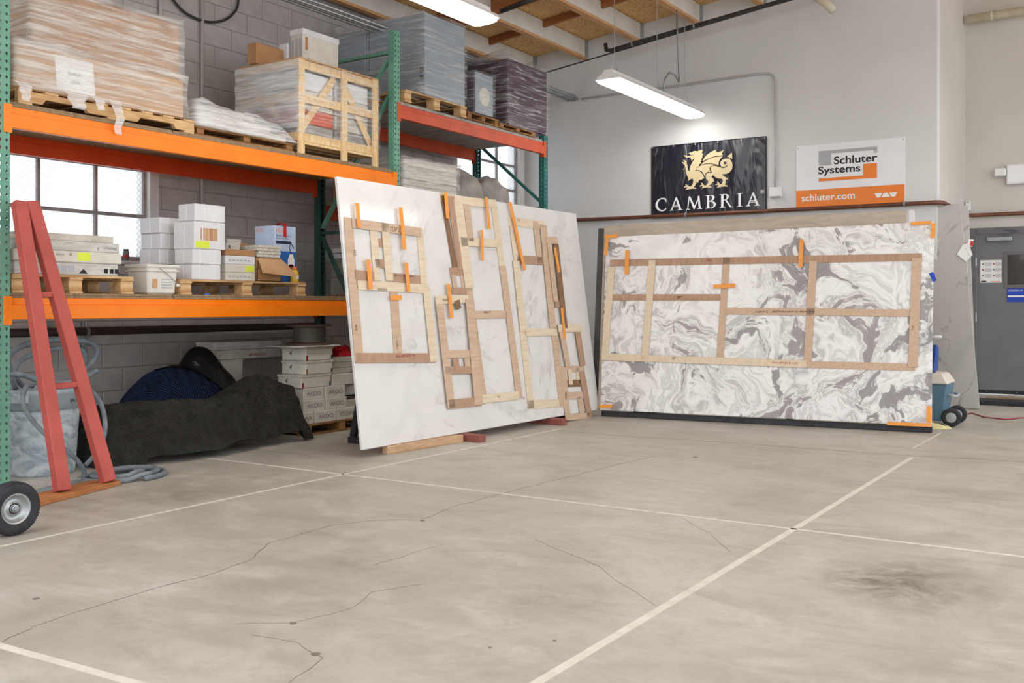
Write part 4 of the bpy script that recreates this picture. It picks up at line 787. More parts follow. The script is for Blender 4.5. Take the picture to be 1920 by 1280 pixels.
# C: crate
C = thing('wooden_crate', 'open pine crate of tiles in clear film on the upper orange shelf', 'crate', Vector((-6.62, 6.73, ZU)))
y0, y1, xb, xf, z0, z1 = 6.20, 7.255, -7.0, XF, ZU, ZU + .83
for y in (y0, (y0 + y1) / 2 + .02, y1 - .075):
    for x in (xf - .022, xb): bx('post', 'pine', x, x + .022, y, y + .075, z0, z1, C, .002)
for z in (z0 + .115, z0 + .46, z1 - .075):
    for x in (xf - .044, xb + .022): bx('rail', 'pine', x, x + .022, y0, y1, z, z + .075, C, .002)
    bx('rail', 'pine', xb + .022, xf - .022, y0 + .001, y0 + .021, z, z + .075, C, .002); bx('rail', 'pine', xb + .022, xf - .022, y1 - .021, y1 - .001, z, z + .075, C, .002)
for a, c in (((xf - .055, y0 + .06, z0 + .2), (xf - .055, 6.70, z1 - .08)), ((xf - .055, 6.80, z1 - .08), (xf - .055, y1 - .05, z0 + .2))): b = B(); b.bar(a, c, .016, .07, (0, -1, 0.6)); b.build('diagonal', 'pine', C, .002)
b = B(); b.bar((xb + .08, y0 + .012, z1 - .12), (xb + .5, y0 + .012, z0 + .35), .016, .07, (1, 0, .8)); b.build('diagonal', 'pine', C, .002)
for k in range(6): xx = xb + .05 + k * .13; bx('floor_board', 'pine', xx - .045, xx + .045, y0 + .03, y1 - .03, z0 + .09, z0 + .113, C, .002)
bx('top_board', 'cardboard_light', xb - .005, xf + .004, y0 - .004, y1 + .004, z1, z1 + .012, C, .002)
for k, (z_, h_, m_) in enumerate(((.115, .17, 'sack_grey'), (.29, .13, 'red_orange'), (.425, .16, 'cream_card'), (.59, .16, 'white_card'))):
    for q in range(2): bx('tile_pack', m_ if q == 0 or m_ != 'red_orange' else 'dirty_card', xb + .06, xf - .075, y0 + .05 + q * .49, y0 + .51 + q * .48, z0 + z_, z0 + z_ + h_, C, .008)
shell(xb - .012, xf + .012, y0 - .012, y1 + .012, z0 + .17, z1 - .008, .006, 8.2, 12).build('stretch_wrap', 'film', C, 0, True)
b = B(); b.grid(lambda u, v: (xb - .02 + u * (xf - xb + .03), y0 - .022 - .012 * nz(u * 8, v * 8), z0 + .22 + v * .6), 14, 14); b.build('side_film', 'film_white', C, 0, True)
# D: boxes on the crate
zc_ = z1 + .0125
w1 = thing('tall_box', 'tall white printed box standing on top of the wooden crate', 'box', Vector((-6.68, 6.75, zc_))); bx('box_body', 'cream_card', -6.66, -6.50, 6.515, 6.985, zc_, zc_ + .35, w1, .006); bx('box_lid', 'white_card', -6.665, -6.495, 6.51, 6.99, zc_ + .31, zc_ + .362, w1, .004)
bx('hand_hole', 'cardboard', -6.5005, -6.498, 6.545, 6.58, zc_ + .17, zc_ + .29, w1, 0); bx('green_label', 'teal_paint', -6.5005, -6.498, 6.86, 6.92, zc_ + .02, zc_ + .085, w1, 0); bx('corner_label', 'paper', -6.5005, -6.498, 6.70, 6.79, zc_ + .03, zc_ + .09, w1, 0); lettering('?', (-6.497, 6.57, zc_ + .07), (0, 1, 0), (0, 0, 1), .015, .035, 'ink_black', w1)
for k in range(3): bx('print_panel', 'sign_grey', -6.645 + k * .05, -6.615 + k * .05, 6.5125, 6.5145, zc_ + .08, zc_ + .27, w1, 0)
carton('small_box', 'white_card', -6.80, -6.68, 6.50, 6.62, zc_, zc_ + .25, None, 'small white box behind the tall white box on the crate', 'box', None, None, True, 'sign_white')
carton('long_box', 'cardboard', -6.84, -6.72, 6.16, 6.49, zc_, zc_ + .185, None, 'brown cardboard box at the left back of the crate top', 'box')
# ------------------------------------------------------------------ far bay, top shelf
pallet(XR + .01, -7.25, 7.62, 8.66, ZB, .125, 'block pallet under the big grey wrapped cabinet on the far rack', m='pallet_wood', block=True, nb=6); z = ZB + .126
G = thing('wrapped_cabinet', 'large grey cabinet in clear film on the highest shelf of the far rack', 'wrapped load', Vector((-6.75, 8.15, z)))
bx('cabinet_body', 'cabinet_grey', -7.0, XF, 7.99, 8.68, z, z + .86, G, .01); bx('cabinet_back', 'cabinet_grey', -7.44, -7.01, 7.99, 8.6, z, z + .80, G, .01); bx('side_panel', 'cabinet_grey', -7.42, -7.02, 7.955, 7.988, z + .05, z + .76, G, .006)
for dz in (.20, .27): b = B(); b.lathe((XF - .05, 7.985, z + dz), [(0, -.008), (.022 if dz < .25 else .03, -.006), (.024 if dz < .25 else .032, .004)], 14, 'y'); b.build('knob', 'black_pipe', G)
shell(-7.47, XF + .012, 7.94, 8.695, z + .012, z + .88, .014, 2.2, 16).build('stretch_wrap', 'film', G, 0, True)
pallet(XR, -6.75, 8.68, 9.30, ZB, .085, 'small pallet under the little wrapped box on the far rack', m='pallet_old', nb=5); z = ZB + .086
H = thing('wrapped_box', 'small silver and purple box with a round emblem, film wrapped beside the grey cabinet', 'wrapped load', Vector((-6.4, 9.02, z + .05)))
bx('box_body', 'purple_lacquer', -6.6, XF - .02, 8.87, 9.22, z, z + .47, H, .01); bx('front_panel', 'cabinet_grey', XF - .02, XF - .004, 8.885, 9.225, z + .02, z + .47, H, .004)
b = B(); b.lathe((XF - .004, 9.06, z + .22), [(0, .012), (.08, .008), (.105, .0)], 20, 'x'); b.build('emblem', 'cream_card', H, 0, True); shell(-6.62, XF + .02, 8.85, 9.245, z + .012, z + .49, .014, 7.7, 10).build('stretch_wrap', 'film', H, 0, True)
pallet(XR, -7.1, 9.31, 10.10, ZB, .06, 'low brown pallet under the purple wrapped furniture on the far rack', m='pallet_old', nb=5); z = ZB + .1005
Pu = thing('wrapped_furniture', 'dark purple furniture under loose clear film at the far end of the top shelf', 'wrapped load', Vector((-6.6, 9.98, z)))
bx('furniture_body', 'purple_lacquer', -6.9, XF, 9.53, 10.40, z, z + .74, Pu, .012); bx('furniture_base', 'purple_lacquer', -6.85, XF + .0, 9.55, 10.38, z - .038, z - .001, Pu, .008)
shell(-6.93, XF + .02, 9.50, 10.44, z - .035, z + .77, .02, 5.5, 14).build('stretch_wrap', 'film', Pu, 0, True)
b = B(); b.grid(lambda u, v: (XF - .05 - .55 * v, 9.50 + .93 * u, z + .76 + (.14 * max(0, 1 - abs(u - .12) / .12) + .08 * max(0, 1 - abs(u - .75) / .14)) * (1 - v * .6) + .012 * nz(u * 9, v * 6)), 24, 8); b.build('film_peak', 'film_heavy', Pu, 0, True)
# far bay, middle shelf
mdl = thing('wrapped_cartons', 'pale film-wrapped block of flat cartons above the top edge of the white slab', 'wrapped load', Vector((-6.6, 8.1, ZM)))
for k in range(6): bx('flat_carton', ('dirty_card', 'cream_card')[k % 2], -7.0, XF - .01 - .006 * (k % 3), 7.66, 8.55, ZM + .066 * k, ZM + .066 * k + .064, mdl, .005)
shell(-7.02, XF + .012, 7.63, 8.575, ZM + .002, ZM + .42, .016, 3.9, 12).build('stretch_wrap', 'film_heavy', mdl, 0, True)
def lump(name, m, cx_, cy_, z0, rx, ry, h, seed, parent=None, n=26, p=.55, wr=.12, uvs=False, **k):
    b = B()
    def fn(u, v):
        a = u * 2 * math.pi; r = math.sin(v * math.pi / 2); hh = max(0.0, math.cos(v * math.pi / 2)) ** p; w = 1 + wr * noise.noise(Vector((math.cos(a) * r * 2.6 + seed, math.sin(a) * r * 2.6, v * 1.5))) + wr * .5 * noise.noise(Vector((math.cos(a) * r * 7, math.sin(a) * r * 7 + seed, 1)))
        return (cx_ + rx * r * math.cos(a) * w, cy_ + ry * r * math.sin(a) * w, z0 + h * hh * w)
    b.grid(fn, n, n // 2, (lambda u, v: (cy_ + ry * math.sin(v * 1.57) * math.sin(u * 6.283), rx * math.sin(v * 1.57) * math.cos(u * 6.283) + h * .7 * math.cos(v * 1.57))) if uvs else None); return b.build(name, m, parent, 0, True, **k)
sk = thing('wrapped_sacks', 'grey sacks under torn film at the far end of the middle shelf', 'wrapped load', Vector((-6.6, 9.2, ZM)))
lump('sack', 'sack_grey', -6.68, 8.97, ZM, .40, .36, .47, 2.0, sk); lump('sack', 'sack_grey', -6.62, 9.50, ZM, .36, .34, .42, 5.0, sk); bx('sack_board', 'sack_grey', -6.95, -6.32, 8.75, 9.78, ZM + .001, ZM + .12, sk, .02)
b = B(); b.tube([(-6.62, 9.45 + .035 * math.cos(a * .5), ZM + .44 + .055 * math.sin(a * .5)) for a in range(1, 13)], .005, 6); b.build('lifting_ring', 'black_steel', sk, 0, True)
# far bay, lower shelf: seen left of the white slab
cr = thing('roof_tiles', 'grey ribbed tiles on the far rack beside the left edge of the white slab', 'tile stack', Vector((-6.95, 7.95, ZL)))
for k in range(2):
    b = B(); zz = ZL + .03 + k * .185
    b.grid(lambda u, v: (-7.0 + .04 * abs(math.sin(u * 22)), 7.62 + u * .7, zz + v * .175), 60, 1); b.box(-7.2, -7.01, 7.62, 8.32, zz, zz + .175); b.build('tile_row', 'corrugated', cr)
bx('tile_base', 'pallet_old', -7.2, -6.9, 7.60, 8.34, ZL, ZL + .028, cr)
for k in range(2): bx('tile_tray', 'sign_white', -7.2, -6.96, 7.64, 8.2, ZL + .405 + k * .06, ZL + .405 + k * .06 + .05, cr)
carton('brown_box', 'cardboard', -7.2, -7.05, 7.65, 8.05, ZM, ZM + .26, None, 'brown box behind the white slab edge on the middle shelf of the far rack', 'box')
# ------------------------------------------------------------------ lower shelf, near bay
pallet(XF, -7.15, 3.625, 4.54, ZL, .125, 'block pallet carrying the flat tile cartons in front of the window', block=True, nb=5); z = ZL + .126
spec = [(3.64, 4.415, .085, 'tile_card', 0), (3.63, 4.44, .078, 'cream_card', .006), (3.66, 4.425, .07, 'tile_card', 0), (3.70, 4.40, .05, 'dirty_card', -.03)]
labs = ['bottom flat tile carton with black symbols on the pallet by the window', 'flat tile carton with a yellow sticker in the stack by the window', 'flat tile carton above the one with the yellow sticker', 'thin sagging tile carton on top of the stack by the window']
for k, (a, c, h_, m_, dx) in enumerate(spec):
    t = thing('tile_carton', labs[k], 'box', Vector((-6.6, 4, z)), 'flat tile cartons by the window'); hi = XF - .005 + dx
    bx('box_body', m_, -6.95, hi, a, c, z, z + h_, t, .006)
    if k == 1: lettering('60cm', (hi + .001, 3.93, z + .045), (0, 1, 0), (0, 0, 1), .06, .018, 'ink_grey', t); lettering('8', (hi + .001, 4.03, z + .045), (0, 1, 0), (0, 0, 1), .014, .02, 'ink_black', t); bx('yellow_sticker', 'label_yellow', hi, hi + .0012, 4.09, 4.19, z + .014, z + .072, t, 0)
    if k == 2: lettering('20x60cm', (hi + .001, 4.40, z + .04), (0, -1, 0), (0, 0, -1), .10, .018, 'ink_grey', t); lettering('8', (hi + .001, 4.26, z + .035), (0, -1, 0), (0, 0, -1), .014, .02, 'ink_grey', t)
    if k == 0:
        for q, yy in enumerate((4.30, 4.345, 4.385)): bx('symbol', 'ink_black', hi, hi + .0012, yy, yy + .03, z + .018, z + .05, t, 0)
        b = B(); b.prism([(hi + .0005, 4.10, z + .012), (hi + .0005, 4.17, z + .012), (hi + .0005, 4.14, z + .045)], (1, 0, 0), .001); b.build('symbol', 'ink_black', t)
        for q in range(4): bx('print_panel', 'sign_grey', hi, hi + .001, 3.86 + q * .055, 3.905 + q * .055, z + .02, z + .065, t, 0)
    z += h_ + .0005
bk = thing('plastic_bucket', 'white square bucket with a wire handle on the lower shelf', 'bucket', Vector((-6.4, 4.81, ZL)))
b = B(); b.hexa([(-6.50, 4.69, ZL), (-6.27, 4.69, ZL), (-6.27, 4.935, ZL), (-6.50, 4.935, ZL)], [(-6.515, 4.675, ZL + .215), (-6.255, 4.675, ZL + .215), (-6.255, 4.95, ZL + .215), (-6.515, 4.95, ZL + .215)]); b.build('bucket_body', 'bucket_white', bk, .015)
bx('bucket_lid', 'bucket_white', -6.525, -6.245, 4.665, 4.96, ZL + .2, ZL + .225, bk, .006); bx('bucket_rim', 'bucket_white', -6.521, -6.249, 4.669, 4.956, ZL + .17, ZL + .183, bk, .004)
b = B(); b.tube([(-6.252, 4.78, ZL + .195), (-6.246, 4.86, ZL + .14), (-6.250, 4.945, ZL + .075)], .003, 6); b.build('wire_handle', 'galv', bk); bx('handle_grip', 'bucket_white', -6.255, -6.243, 4.925, 4.955, ZL + .06, ZL + .08, bk, .003)
bx('label_patch', 'cardboard_light', -6.2635, -6.262, 4.72, 4.765, ZL + .05, ZL + .13, bk, 0)
for q in range(5): bx('text_line', 'sign_grey', -6.2625, -6.2612, 4.80, 4.90, ZL + .05 + q * .02, ZL + .056 + q * .02, bk, 0)
pallet(XF - .01, -7.15, 4.97, 6.30, ZL, .118, 'pale pallet carrying the white cartons and the blue sprayer box', block=True, nb=5); z = ZL + .119; zp = z
wl_ = ['lowest white strapped carton in the front stack on the pallet', 'second white strapped carton from the pallet in the front stack', 'torn white carton with a yellow sticker showing tile edges', 'plain white carton on top of the tallest stack']
for k, (a, c, h_, d) in enumerate(((5.08, 5.36, .118, .22), (5.085, 5.365, .118, .22), (5.10, 5.405, .215, .25), (5.105, 5.405, .135, .2))):
    t = carton('white_carton', 'white_card', XF - .02, XF - .02 - d, a, c, z, z + h_, None, wl_[k], 'box', 'white strapped cartons', (.25, .8) if k < 3 else (.3,), True, 'sign_white')
    if k == 2:
        hi = XF - .02
        for q in range(4): bx('tile_edge', 'cardboard_light' if q % 2 else 'pot_clay', hi, hi + .0015, 5.16 + q * .042, 5.197 + q * .042, z + .07, z + .165, t, 0)
        bx('yellow_sticker', 'label_yellow', hi, hi + .0035, 5.11, 5.24, z + .008, z + .062, t, 0)
    z += h_ + .0026
z = zp
for k, (h_, a) in enumerate(((.122, 5.035), (.122, 5.04), (.122, 5.055), (.125, 5.045))):
    carton('white_carton', 'white_card', -6.6, -6.85, a, a + .24, z, z + h_, None, ['lowest white carton of the rear stack by the window jamb', 'second white carton of the rear stack by the window jamb', 'third white carton of the rear stack by the window jamb', 'top white carton of the rear stack by the window jamb'][k], 'box', 'white cartons in the rear stack', (.35,), True, 'sign_white'); z += h_ + .0026
z = zp
for k, (h_, m_) in enumerate(((.066, 'cream_card'), (.066, 'cream_card'), (.07, 'white_card'), (.05, 'cardboard'))):
    hi = XF - .03; t = thing('flat_carton', ['lowest flat cream carton beside the white stack', 'flat cream carton with a yellow sticker beside the white stack', 'third flat pale carton beside the white stack', 'shallow brown tray on top of the flat cartons'][k], 'box', Vector((-6.45, 5.57, z)), 'flat cartons beside the white stack')
    bx('box_body', m_, hi - .36, hi, 5.42, 5.73, z, z + h_, t, .005)
    if k == 1: bx('yellow_sticker', 'label_yellow', hi, hi + .0012, 5.62, 5.715, z + .01, z + .058, t, 0)
    if k in (0, 2):
        for q in range(6): bx('print_mark', 'sign_grey', hi, hi + .001, 5.45 + q * .04, 5.475 + q * .04, z + .025, z + .04, t, 0)
    z += h_ + .0005
zt_ = z
for q, (a, c, lab) in enumerate(((5.43, 5.535, 'small grey box lying on the brown tray beside the white cartons'), (5.55, 5.70, 'larger grey paper-wrapped box leaning on the tray beside the open carton'))):
    t = thing('grey_box', lab, 'box', Vector((-6.5, (a + c) / 2, zt_))); b = B(); s_ = .03 * q; b.hexa([(-6.62, a, zt_), (-6.42, a, zt_), (-6.42, c, zt_), (-6.62, c, zt_)], [(-6.66, a + s_, zt_ + .085), (-6.43, a + s_, zt_ + .085 + .012 * q), (-6.43, c + s_, zt_ + .085 + .012 * q), (-6.66, c + s_, zt_ + .085)]); b.build('box_body', 'tile_card', t, .004)
    bx('print_mark', 'ink_grey', -6.419, -6.4175, a + .03, a + .05, zt_ + .02, zt_ + .045, t, 0)
oc = thing('open_carton', 'open brown carton full of small white tiles with its flap hanging down', 'box', Vector((-6.5, 5.87, zp))); hi = XF - .025
b = B(); x0, x1, y0, y1, hh = hi - .34, hi, 5.745, 6.02, .20
b.box(x0, x1, y0, y0 + .006, zp, zp + hh); b.box(x0, x1, y1 - .006, y1, zp, zp + hh); b.box(x0, x0 + .006, y0, y1, zp, zp + hh); b.box(x1 - .006, x1, y0, y1, zp, zp + .11); b.box(x0, x1, y0, y1, zp, zp + .006); b.build('carton_body', 'cardboard', oc)
b = B(); b.grid(lambda u, v: (x1 + .002 + .10 * math.sin(v * 1.4) * (.6 + .4 * u), y0 + u * (y1 - y0) + .09 * v * u, zp + .19 - .12 * v - .03 * u * v), 8, 6); b.build('front_flap', 'cardboard_light', oc)
b = B(); b.grid(lambda u, v: (x0 - .02 + .0 * v, y0 + .005 + u * (y1 - y0), zp + hh + .0 + v * .14 - .03 * (2 * u - 1) ** 2), 8, 4); b.build('back_flap', 'cardboard', oc)
b = B(); b.grid(lambda u, v: (x0 + u * (x1 - x0) * .9, y1 - .004 + .012 * v, zp + hh - .005 + v * .10), 5, 3); b.build('side_flap', 'cardboard', oc)
for r_ in range(4):
    for c_ in range(4): yy = y0 + .012 + c_ * .063 + (.02 if r_ % 2 else 0); bx('tile', 'cream_card', x1 - .14 - .01 * (r_ % 2), x1 - .012, yy, yy + .060, zp + .205 + r_ * .026, zp + .228 + r_ * .026, oc, .002)
for c_ in range(4): bx('tile', 'cardboard_light', x1 - .10, x1 - .008, y0 + .03 + c_ * .055, y0 + .08 + c_ * .055, zp + .10, zp + .20, oc, .002)
for r_ in range(3): bx('tile', 'cream_card', x1 - .30, x1 - .16, y0 + .02, y0 + .16 + .03 * r_, zp + .2 + r_ * .035, zp + .232 + r_ * .035, oc, .002)
hd = thing('sprayer_box', 'tall blue and white pump sprayer box with a red ribbon on the pallet', 'box', Vector((-6.48, 6.14, zp))); hi = -6.36; y0, y1, hz = 6.04, 6.29, .49
bx('box_body', 'light_print', hi - .25, hi, y0, y1, zp, zp + hz, hd, .004)
bx('blue_panel', 'blue_print', hi, hi + .0012, y0, y1 - .0, zp + .0, zp + .27, hd, 0); bx('navy_band', 'navy', hi + .0012, hi + .002, y0 + .01, y1 - .06, zp + .335, zp + .36, hd, 0); bx('side_panel', 'blue_print', hi - .25, hi - .0, y0 - .0012, y0, zp, zp + .2, hd, 0)
lettering('HDX', (hi + .0015, y0 + .015, zp + .43), (0, 1, 0), (0, 0, 1), .10, .04, 'ink_orange', hd); lettering('HDX', (hi - .23, y0 - .0015, zp + .44), (1, 0, 0), (0, 0, 1), .09, .035, 'ink_orange', hd); lettering('Bleach and Acid\nPump Sprayer', (hi + .0015, y0 + .015, zp + .37), (0, 1, 0), (0, 0, 1), .17, .045, 'ink_grey', hd)
for q in range(3): bx('picture_square', 'paper', hi + .0012, hi + .002, y0 + .02, y0 + .055, zp + .11 + q * .075, zp + .16 + q * .075, hd, 0)
b = B(); b.lathe((hi + .002, y1 - .06, zp + .12), [(0, .0), (.04, 0)], 16, 'x'); b.box(hi + .0012, hi + .002, y1 - .1, y1 - .02, zp + .06, zp + .20); b.prism([(hi + .0012, y1 - .1, zp + .2), (hi + .0012, y1 - .02, zp + .2), (hi + .0012, y1 - .045, zp + .25), (hi + .0012, y1 - .075, zp + .25)], (1, 0, 0), .0008); b.build('sprayer_picture', 'ink_white', hd); lettering('HDX', (hi + .0025, y1 - .09, zp + .12), (0, 1, 0), (0, 0, 1), .06, .024, 'ink_red', hd); b = B(); b.tube([(hi + .002, y1 - .06, zp + .25), (hi + .002, y1 - .085, zp + .31), (hi + .002, y1 - .06, zp + .345), (hi + .002, y1 - .03, zp + .30)], .004, 6); b.build('hose_picture', 'navy', hd)
rb = B(); rb.grid(lambda u, v: (hi - .10 + v * .115, y0 + .11 + (u - .5) * .05, zp + hz + .002 + .03 * math.sin(v * 3.0) * (1 if v < .9 else .3)), 5, 8); rb.slabq([(hi + .003, y0 + .095, zp + hz - .09), (hi + .003, y0 + .135, zp + hz - .10), (hi + .003, y0 + .13, zp + hz + .002), (hi + .003, y0 + .10, zp + hz + .002)], (1, 0, 0), .001); rb.build('ribbon', 'red_plastic', hd)
yb = thing('glue_bottle', 'small yellow bottle with an orange cap in front of the sprayer box', 'bottle', Vector((-6.31, 6.22, zp))); b = B(); b.lathe((-6.31, 6.22, zp), [(0, 0), (.034, 0), (.036, .01), (.036, .085), (.026, .105), (.018, .11), (0, .11)], 16); b.build('bottle_body', 'yellow_bottle', yb, 0, True); b = B(); b.lathe((-6.31, 6.22, zp), [(.02, .11), (.024, .112), (.024, .135), (0, .137)], 14); b.build('bottle_cap', 'ink_orange', yb); bx('label_band', 'paper', -6.275, -6.2735, 6.20, 6.24, zp + .03, zp + .06, yb, 0)
cup = thing('sill_jar', 'small dark jar with a pale band on the window sill', 'jar', Vector((XW + .005, 5.46, 1.55))); b = B(); b.lathe((XW + .002, 5.46, 1.55), [(0, 0), (.026, 0), (.027, .07), (.02, .085), (0, .085)], 14); b.build('jar_body', 'ink_grey', cup, 0, True); b = B(); b.lathe((XW + .002, 5.46, 1.57), [(.0275, 0), (.0278, .03)], 14); b.build('jar_band', 'ink_red', cup); b = B(); b.lathe((XW + .002, 5.46, 1.635), [(.022, 0), (.023, .015), (0, .016)], 14); b.build('jar_lid', 'ink_black', cup)
rg = lump('blue_rag', 'blue_print', -6.25, 5.22, ZL, .012, .03, .014, 3, None, 12, label='scrap of blue and red plastic on the lower shelf edge', cat='scrap')
# ------------------------------------------------------------------ floor level under the near bay
can = thing('trash_can', 'dusty grey round trash can filled with coiled hoses beside the green upright', 'trash can', Vector((-6.42, 3.95, 0))); cc = (-6.42, 3.95, 0)
b = B(); b.lathe(cc, [(0, .012), (.20, .0), (.205, .012), (.232, .40), (.238, .45), (.236, .45), (.222, .40), (.19, .03), (0, .03)], 36); b.build('can_body', 'can_grey', can, 0, True); b = B(); b.lathe(cc, [(.236, .45), (.252, .452), (.256, .55), (.264, .556), (.264, .585), (.25, .588), (.236, .57), (.233, .45)], 36); b.build('rim_band', 'can_rim', can, 0, True)
for a in (-1.15, 1.99):
    h = Vector((math.cos(a), math.sin(a), 0)); t_ = Vector((-h.y, h.x, 0)); p = Vector(cc) + h * .245 + Vector((0, 0, .50)); b = B(); b.hexa([p - t_ * .07, p + t_ * .07, p + t_ * .06 + h * .05, p - t_ * .06 + h * .05], [p - t_ * .07 + Vector((0, 0, .07)), p + t_ * .07 + Vector((0, 0, .07)), p + t_ * .06 + h * .045 + Vector((0, 0, .07)), p - t_ * .06 + h * .045 + Vector((0, 0, .07))]); b.build('handle', 'can_grey', can, .006)
fa = math.atan2(-.55, .83); q = Vector(cc) + Vector((math.cos(fa + .75), math.sin(fa + .75), 0)) * .2585 + Vector((0, 0, .495)); lettering('BRUTE', q, Vector((-math.sin(fa + .75), math.cos(fa + .75), 0)), (0, 0, 1), .08, .022, 'ink_black', can)
def hose(px, r, label, m='hose', Xs=None):
    P = [onX(x, y, (Xs[i] if isinstance(Xs, (list, tuple)) else Xs)) for i, (x, y) in enumerate(px)]; o = B().tube(sm(P), r, 10).build('hose', m, None, 0, True, label, 'hose', 'grey hoses around the trash can'); return o
hose([(30, 728), (17, 690), (20, 663), (54, 644), (108, 637), (165, 641), (182, 657), (172, 680), (150, 700), (120, 722)], .020, 'grey hose making the widest loop above the trash can', Xs=[-6.45, -6.4, -6.4, -6.45, -6.5, -6.45, -6.4, -6.4, -6.45, -6.45])
hose([(45, 726), (28, 702), (40, 675), (90, 657), (142, 650), (160, 664), (155, 690), (130, 722)], .017, 'grey hose making the inner loop above the trash can', Xs=[-6.5, -6.45, -6.5, -6.55, -6.55, -6.5, -6.5, -6.5])
hose([(16, 700), (45, 703), (72, 712), (110, 718), (137, 716), (162, 706), (182, 694)], .019, 'grey hose lying level across the rim of the trash can', Xs=-6.235)
hose([(60, 724), (52, 722), (43, 742), (50, 772), (79, 808), (119, 840), (144, 862), (158, 885), (150, 898)], .016, 'grey hose hanging down the front of the trash can to the floor', Xs=[-6.30, -6.2, -6.13, -6.10, -6.06, -6.02, -6.0, -5.99, -6.02])
hose([(148, 716), (171, 733), (191, 761), (197, 805), (183, 845), (160, 872)], .016, 'grey hose hanging down right of the trash can', Xs=[-6.42, -6.3, -6.1, -5.98, -5.95, -6.0])
pc = onZ(222, 893) + Vector((.08, -.02, 0)); cp = []
for i in range(40): a = i * .33; r_ = .30 - .0028 * i; cp.append(pc + Vector((r_ * math.cos(a) * .75, r_ * math.sin(a), .018 + .020 * (i // 19))))
B().tube(cp, .017, 10).build('hose', 'hose', None, 0, True, 'grey hose coiled flat on the floor behind the red dolly', 'hose', 'grey hoses around the trash can')
# red dolly
dl = thing('slab_dolly', 'red wooden hand dolly leaning on the rack with a black pneumatic wheel', 'dolly', onZ(160, 925))
Lb, Rb = onZ(117, 921, .032), onZ(203, 903, .032); Lt, Rt = onX(36, 379, -6.135), onX(58, 379, -6.135)
for a, c in ((Lb, Lt), (Rb, Rt)): b = B(); b.bar(a, c, .085, .065, (1, 0, 0)); b.build('post', 'red_wood', dl, .005)
for t_ in (.345, .665): a, c = Lb.lerp(Lt, t_), Rb.lerp(Rt, t_); d = (c - a).normalized(); b = B(); b.bar(a + d * .03, c - d * .03, .04, .035); b.build('crossbar', 'red_wood', dl, .003)
e0, e1 = onZ(228, 909), onZ(88, 946); d = (e1 - e0).normalized(); nn = Vector((d.y, -d.x, 0)); nn = nn if nn.x < 0 else -nn; e1 = e0 + d * 1.30
b = B(); b.slabq([e0, e1, e1 + nn * .2, e0 + nn * .2], (0, 0, 1), .03); b.build('base_board', 'base_wood', dl, .004); b = B(); b.slabq([e0 + nn * .21, e1 + nn * .21, e1 + nn * .34, e0 + nn * .34], (0, 0, 1), .022); b.build('base_plate', 'galv', dl, .003)
wc = Vector((-4.80, 2.79, .134)); tw = B(); tw.lathe(wc, [(.075, -.036), (.10, -.043), (.120, -.040), (.130, -.028), (.134, -.012), (.134, .012), (.130, .028), (.120, .040), (.10, .043), (.075, .036)], 48, 'x'); wh = tw.build('wheel', 'rubber', dl, 0, True)
tr_ = B()
for k in range(60):
    a = 2 * math.pi * k / 60
    for s_ in (-1, 1):
        p = wc + Vector((s_ * .026, .131 * math.cos(a), .131 * math.sin(a))); tg = Vector((0, -math.sin(a), math.cos(a))); tr_.bar(p - Vector((s_ * .012, 0, 0)), p + Vector((s_ * .010, 0, 0)) - Vector((0, math.cos(a), math.sin(a))) * .006, .007, .006, tg)
tr_.build('tread', 'rubber', wh, kind='stuff')
r_ = B(); r_.lathe(wc, [(.0, .018), (.03, .018), (.034, .008), (.055, .006), (.066, .030), (.076, .037), (.08, .034), (.078, -.03), (.05, -.01), (0, -.01)], 32, 'x'); rim = r_.build('rim', 'galv', wh, 0, True)
h_ = B(); h_.lathe(wc + Vector((.018, 0, 0)), [(.018, 0), (.02, .014), (.014, .016), (.012, .022), (0, .023)], 16, 'x'); h_.build('axle_cap', 'steel', wh); rg_ = B(); rg_.lathe(wc + Vector((.0185, 0, 0)), [(.021, 0), (.028, .002), (.028, -.004)], 20, 'x'); rg_.build('bearing_ring', 'black_pipe', wh)
b = B(); b.tube([wc + Vector((-.02, 0, 0)), wc + Vector((-.42, .0, 0))], .012, 8); b.bar(wc + Vector((-.38, 0, 0)), Vector((wc.x - .38, wc.y + .12, .03)), .03, .012, (1, 0, 0)); b.build('axle', 'black_steel', dl)
# blankets and bags
def ztop(y): return .44 + .13 * math.exp(-((y - 5.80) / .22) ** 2) - .03 * math.exp(-((y - 5.3) / .3) ** 2) + .012 * nz(y * 6, 2)
def blank(u, v):
    y = 4.25 + 1.87 * u; zt_ = ztop(y) * (min(1, u / .06) ** .5 if u < .06 else 1); fx = -6.20 + .05 * math.sin(y * 4.0) + .03 * nz(y * 5, 9); e = max(0, (u - .93) / .07)
    if v < .35: t = v / .35; x = -6.52 + t * (fx + 6.52 - .03); z_ = zt_ * (.90 + .10 * math.sin(t * 1.57)) + .015 * nz(y * 7, t * 6)
    elif v < .45: t = (v - .35) / .1; x = fx - .03 + .05 * math.sin(t * 1.57); z_ = zt_ - .05 * (1 - math.cos(t * 1.57))
    else:
        t = (v - .45) / .55; x = fx + .02 + .10 * t + .085 * nz(y * 4.2, t * 2, 4) * t + .03 * nz(y * 9, t * 4, 7) + (.09 * t * t); z_ = (zt_ - .05) * (1 - t) + .012 * t + (.05 + .07 * max(0, nz(y * 2.3, 3.3))) * t * (1 if .12 < u < .95 else 0) * t
    return (x, y + .06 * e * v + .015 * nz(v * 7, y * 3), max(.004, z_))
b = B(); b.grid(blank, 110, 60, lambda u, v: (u * 1.98, v * 1.35)); b.build('moving_blanket', 'quilt_black', None, 0, True, 'black quilted moving blanket draped over goods on the floor', 'blanket')
